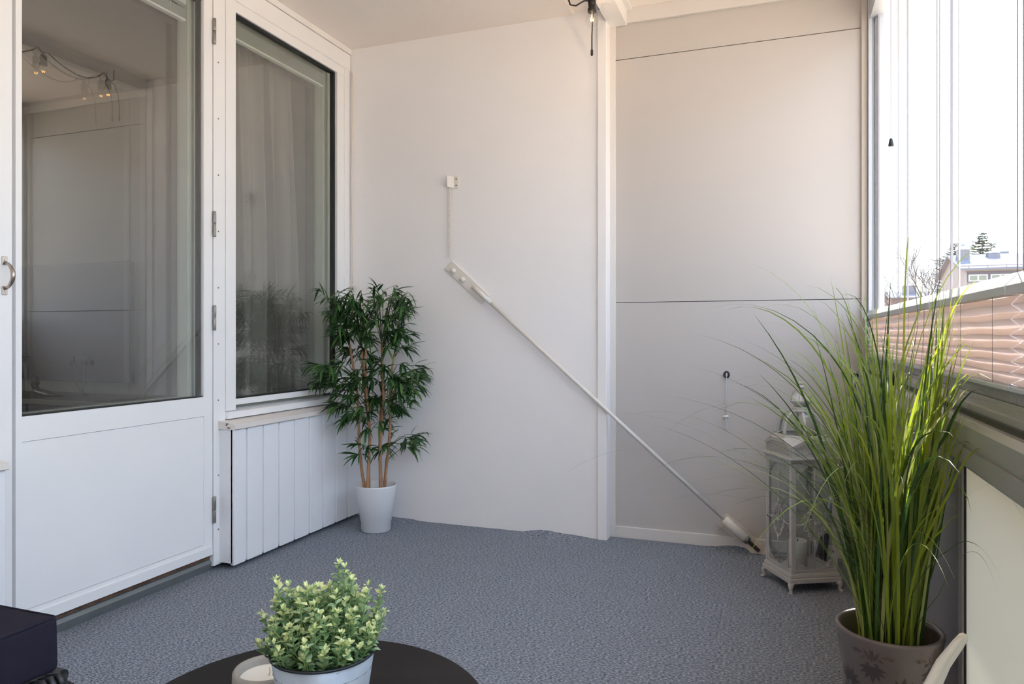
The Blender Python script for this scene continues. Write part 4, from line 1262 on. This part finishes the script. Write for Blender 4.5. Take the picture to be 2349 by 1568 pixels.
bm = bmesh.new(); bmesh.ops.create_cube(bm, size=1)
cxm, cym = (-1.885-1.314)/2, (0.44+1.012)/2
for v in bm.verts: v.co = Vector((cxm+v.co.x*(1.885-1.314), cym+v.co.y*(1.012-0.44), 0.4005+v.co.z*0.106))
bmesh.ops.bevel(bm, geom=bm.edges[:], offset=0.014, segments=4, profile=0.6, affect='EDGES')
bmesh.ops.subdivide_edges(bm, edges=[e for e in bm.edges if e.calc_length() > 0.2], cuts=14, use_grid_fill=True)
for v in bm.verts:
    dx = 1-abs((v.co.x-cxm)/0.2855)**2; dy = 1-abs((v.co.y-cym)/0.286)**2
    if v.co.z > 0.41: v.co.z += 0.016*max(0, dx)*max(0, dy) + 0.0015*sin(v.co.x*31+v.co.y*17)
    else: pass
    v.co.x += 0.0014*sin(v.co.y*43+v.co.z*60); v.co.y += 0.0012*sin(v.co.x*37+v.co.z*50)
bm.verts.index_update()
cu_.add([v.co.copy() for v in bm.verts], [[v.index for v in f.verts] for f in bm.faces], True); bm.free()
clothd = mat('dark_navy_cloth', lin((36, 34, 46)), 0.9, var=0.06, vscale=30, bump=0.0006, bscale=400, spec=0.2)
cush = empty('seat_cushion', (cxm, cym, 0.34), 'thick dark navy box cushion lying on the black woven seat', 'cushion')
cu_.build('cover', clothd, cush)
m = MB()
zz = 0.4515
m.tube([(-1.88, 1.009, zz), (-1.325, 1.009, zz), (-1.317, 1.001, zz), (-1.317, 0.45, zz)], 0.0022, 6)
m.build('seam_piping', clothd, cush)

# ------------------------------------------------------------------ watering can at the lower right corner
wcn = empty('watering_can', (0.10, 1.22, 0), 'white plastic watering can, only its spout in view at the lower right', 'watering can')
wp = mat('ivory_plastic', lin((222, 220, 212)), 0.35)
m = MB(); m.lathe([(0, 0), (0.070, 0), (0.074, 0.004), (0.066, 0.10), (0.050, 0.17), (0.036, 0.20), (0.034, 0.20), (0.046, 0.165), (0.06, 0.10)], (0.06, 1.21, 0), 36, cap1=False); m.build('body', wp, wcn)
m = MB()
pts = [Vector(q) for q in ((0.085, 1.225, 0.05), (0.120, 1.240, 0.12), (0.150, 1.26, 0.215), (0.185, 1.283, 0.32), (0.222, 1.307, 0.425), (0.246, 1.319, 0.475), (0.268, 1.326, 0.507), (0.2765, 1.3285, 0.519), (0.279, 1.3295, 0.523))]
m.tube(pts, [0.024, 0.020, 0.017, 0.0150, 0.0125, 0.0105, 0.0085, 0.0072, 0.0035], 14)
off_ = Vector((-0.004, -0.006, 0.001))
m.tube([q+off_*(1.6-0.12*i) for i, q in enumerate(pts[2:8])], [0.0125, 0.0105, 0.0085, 0.0068, 0.005, 0.003], 10)
m.build('spout', wp, wcn)
m = MB(); m.tube([(0.045, 1.20, 0.195), (0.0, 1.17, 0.22), (-0.04, 1.15, 0.17), (-0.02, 1.165, 0.08), (-0.006, 1.17, 0.05)], 0.009, 12); m.build('grip', wp, wcn)

# ------------------------------------------------------------------ outside
def out(lat, fwd, z): return Vector((lat*cos(YAW)-fwd*sin(YAW), lat*sin(YAW)+fwd*cos(YAW), z))
m = MB(); m.add([(-150, -60, -8), (250, -60, -8), (250, 260, -8), (-150, 260, -8)], [(0, 1, 2, 3)]); 
tag(m.build('ground', mat('outside_ground', lin((196, 172, 146)), 0.95, var=0.15, vscale=0.2)), 'open ground far below the balcony', 'ground', kind='structure')
def house(name, C, ug, Wd, uf, Ln, ez, rz, label, wallc, nwin, win0, sc=1.0):
    hb = empty(name, out(C[0], C[1], -8), label, 'building')
    g = Vector(ug); f = Vector(uf)
    def P(a, b, z):   # a along facade, b along gable (depth)
        v = Vector(C[:2]) + f*a + g*b; return out(v.x, v.y, z)
    wm_ = mat('render_'+name, wallc, 0.85, var=0.05, vscale=0.4)
    m = MB()
    m.add([P(0, 0, -8), P(Ln, 0, -8), P(Ln, Wd, -8), P(0, Wd, -8), P(0, 0, ez), P(Ln, 0, ez), P(Ln, Wd, ez), P(0, Wd, ez), P(0, Wd/2, rz), P(Ln, Wd/2, rz)],
          [(0, 1, 5, 4), (1, 2, 6, 9, 5), (2, 3, 7, 6), (3, 0, 4, 8, 7)]); m.build('walls', wm_, hb)
    m = MB()
    o_ = 0.35*sc
    for s_ in (0, 1):
        b0 = -o_ if s_ == 0 else Wd+o_; ze = ez - o_*(rz-ez)/(Wd/2)
        vs_ = [P(-o_, b0, ze), P(Ln+o_, b0, ze), P(Ln+o_, Wd/2, rz), P(-o_, Wd/2, rz)]
        vs2 = [v+Vector((0, 0, 0.14*sc)) for v in vs_]
        m.add(vs_+vs2, [(0, 1, 2, 3), (4, 5, 6, 7), (0, 1, 5, 4), (1, 2, 6, 5), (2, 3, 7, 6), (3, 0, 4, 7)])
    m.build('roof', mat('sheet_roof', lin((112, 112, 120)), 0.95, 0.0, spec=0.05, var=0.05, vscale=0.6), hb)
    return hb, P
g_ = (0.361, 0.932); f_ = (0.932, -0.361)
hb, P = house('apartment_block', (31.37, 50.0), g_, 8.26, f_, 13, 5.53, 6.78, 'pale apartment block with sheet roof and chimney, beyond the glass at right', lin((126, 116, 114)), 3, 0)
def fbox(m, a0, a1, z0, z1, d0=-0.05, d1=0.02):
    vs_ = [P(a0, d0, z0), P(a1, d0, z0), P(a1, d1, z0), P(a0, d1, z0), P(a0, d0, z1), P(a1, d0, z1), P(a1, d1, z1), P(a0, d1, z1)]
    m.add(vs_, [(0,3,2,1),(4,5,6,7),(0,1,5,4),(1,2,6,5),(2,3,7,6),(3,0,4,7)])
m = MB(); fbox(m, 0.12, 13, 4.60, 5.36); m.build('upper_cladding', mat('slate_band', lin((92, 88, 94)), 0.8), hb)
m = MB(); fbox(m, 0.0, 13, 5.36, 5.50, -0.12); fbox(m, 0, 0.12, -8, 5.4, -0.08); m.build('fascia', mat('fascia_pale', lin((136, 132, 128)), 0.7), hb)
m = MB(); fbox(m, 0.12, 13, 3.75, 4.60, -0.03); m.build('lower_cladding', mat('beige_band', lin((124, 120, 114)), 0.8), hb)
m = MB(); fbox(m, 0.12, 13, 3.45, 3.75, -0.06); m.build('lower_band', mat('slate_band', (0,0,0)), hb)
for k in range(9):
    a = 0.22 + k*1.30 + (0.2 if k > 1 else 0)
    m = MB(); fbox(m, a, a+1.14, 4.66, 5.13, -0.09, -0.04); wf = m.build('window', mat('white_window', lin((176, 180, 190)), 0.5), hb)
    for q in (0, 1):
        m = MB(); fbox(m, a+0.08+q*0.54, a+0.52+q*0.54, 4.73, 5.06, -0.10, -0.088); m.build('pane', mat('house_pane', lin((112, 118, 104)), 0.1), wf)
# guard rail at the eave
m = MB(); m.tube([P(-0.3, -0.30, 5.72), P(13, -0.30, 5.72)], 0.025, 6)
for k in range(12): m.tube([P(0.2+k*1.1, -0.30, 5.5), P(0.2+k*1.1, -0.30, 5.72)], 0.02, 5)
m.build('eave_guard', mat('guard_grey', lin((120, 112, 112)), 0.6), hb)
def rbox(m, a0, a1, b0, b1, z0, z1):
    vs_ = [P(a0, b0, z0), P(a1, b0, z0), P(a1, b1, z0), P(a0, b1, z0), P(a0, b0, z1), P(a1, b0, z1), P(a1, b1, z1), P(a0, b1, z1)]
    m.add(vs_, [(0,3,2,1),(4,5,6,7),(0,1,5,4),(1,2,6,5),(2,3,7,6),(3,0,4,7)])
chm = mat('chimney_grey', lin((122, 120, 126)), 0.8, var=0.08, vscale=3)
capm = mat('zinc_cap', lin((168, 176, 188)), 0.5, 0.4)
m = MB(); rbox(m, 0.10, 0.82, 2.6, 3.4, 6.0, 7.15); ch = m.build('chimney', chm, hb)
m = MB(); rbox(m, 0.06, 0.86, 2.56, 3.44, 7.15, 7.42); m.build('cap', capm, ch)
m = MB(); m.lathe([(0.13, 7.42), (0.13, 7.5), (0.19, 7.54), (0.19, 7.70), (0.10, 7.76)], P(0.46, 3.0, 0), 14); m.build('cowl', capm, ch)
m = MB(); rbox(m, 2.05, 2.75, 2.9, 3.7, 6.3, 6.86); ch = m.build('roof_vent', chm, hb)
m = MB(); m.lathe([(0.46, 6.86), (0.44, 6.93), (0.28, 7.02), (0.08, 7.05)], P(2.4, 3.3, 0), 18); m.build('dome', capm, ch)
m = MB(); rbox(m, 3.1, 3.7, 4.6, 5.2, 6.5, 7.12); m.build('chimney', chm, hb)
hb, P = house('low_house', (42.6, 81.0), g_, 8.5, f_, 5.0, 5.05, 5.85, 'smaller distant pink house with a white roof, left of the apartment block', lin((128, 110, 108)), 2, 0)
for a in (0.9, 3.2):
    m = MB(); fbox(m, a, a+1.5, 3.3, 4.1, -0.09, -0.04); wf = m.build('window', MATS['white_window'], hb)
    m = MB(); fbox(m, a+0.12, a+0.70, 3.4, 4.0, -0.10, -0.088); m.build('pane', MATS['house_pane'], wf)
m = MB(); rbox(m, -1.7, -1.0, 3.7, 4.5, 5.2, 6.5); m.build('chimney', chm, hb)
m = MB(); rbox(m, 1.5, 2.75, 2.2, 3.4, 5.1, 6.6); m.build('chimney', chm, hb)

bark = mat('dark_bark', lin((92, 82, 76)), 0.9)
needle = mat('needle_green', lin((66, 74, 62)), 0.9)
def conifer(fwd, u, vtop, H, label, seed, wd=0.20, cap=1.6):
    lat = (u-1174.5)/FPX*fwd; zt = 1+(767-vtop)/FPX*fwd
    c = out(lat, fwd, 0); r_ = random.Random(seed)
    t = empty('spruce_tree', (c.x, c.y, -8), label, 'tree', 'dark spruces behind the apartment block')
    m = MB(); m.tube([(c.x, c.y, -8), (c.x, c.y, zt)], [0.22, 0.03], 8); m.build('trunk', bark, t)
    m = MB(); z = zt-0.15
    while z > zt-H:
        h_ = (zt-z)
        R_ = min(wd*h_*(0.8+0.5*r_.random())+0.25, cap)
        for k in range(7):
            a = r_.uniform(0, 2*pi); Rk = R_*r_.uniform(0.55, 1.15)
            d = Vector((cos(a), sin(a), 0))
            p0 = Vector((c.x, c.y, z)); p1 = p0 + d*Rk*0.6 + Vector((0, 0, -0.06*Rk)); p2 = p0 + d*Rk + Vector((0, 0, 0.06*Rk))
            m.tube([p0, p1, p2], [0.03, 0.02, 0.01], 4)
            n_ = max(3, int(Rk*9))
            for q in range(n_):
                tt = 0.15+0.85*q/n_; b = p0.lerp(p1, tt/0.6) if tt < .6 else p1.lerp(p2, (tt-.6)/.4)
                for s_ in (-1, 1):
                    e = b + Vector((-sin(a)*s_, cos(a)*s_, 0))*r_.uniform(.08, .26) + d*0.1 + Vector((0, 0, r_.uniform(-.14, .02)))
                    m.tube([b, e], [0.045, 0.01], 4)
        z -= r_.uniform(0.16, 0.30)
    m.build('needles', needle, t)
conifer(74, 2253, 532, 10.5, 'taller dark spruce standing alone above the block roof', 2, 0.72)
conifer(86, 2191, 556, 11.0, 'shorter dark spruce just left of the block chimney', 4, 0.95, 2.3)
def bare(c, H, label, seed, group=None, z0=-8, r0=0.16, spread=0.5, depth=6):
    r_ = random.Random(seed)
    t = empty('bare_tree', (c.x, c.y, z0), label, 'tree', group)
    m = MB()
    def grow(p, d, L, r, k):
        if k == 0 or r < 0.004: return
        q = p + d*L*0.5 + Vector((r_.uniform(-1, 1), r_.uniform(-1, 1), 0))*L*0.04
        e = p + d*L
        m.tube([p, q, e], [r, r*0.85, r*0.68], 5 if k > 3 else 4, False)
        for j in range(3 if k < 5 else 3):
            dd = (d + Vector((r_.gauss(0, spread), r_.gauss(0, spread), r_.uniform(-.05, .35)))).normalized()
            grow(p.lerp(e, r_.uniform(0.55, 1.0)), dd, L*r_.uniform(0.62, 0.85), r*0.60, k-1)
    trunk = MB(); top = Vector((c.x, c.y, z0+H*0.45)); trunk.tube([(c.x, c.y, z0), top], [r0, r0*0.8], 8); trunk.build('trunk', bark, t)
    for j in range(4):
        grow(top, Vector((r_.gauss(0, .35), r_.gauss(0, .35), 1)).normalized(), H*0.19, r0*0.6, depth)
    m.build('branches', bark, t)
def at(u, fwd): return out((u-1174.5)/FPX*fwd, fwd, 0)
bare(at(2140, 72), 18.5, 'bare winter tree between the small house and the apartment block', 1, spread=0.36)
bare(at(2318, 96), 19.3, 'faint bare treetop behind the roof vents of the block', 8)
bare(at(2022, 95), 15, 'small bare tree at the left end of the small house', 9)
bare(Vector((42, 35, 0)), 20, 'taller farther bare tree mirrored in the door glass', 12, 'trees reflected in the door glass')
bare(Vector((26, 27, 0)), 17, 'nearer bare tree mirrored in the door glass', 13, 'trees reflected in the door glass')
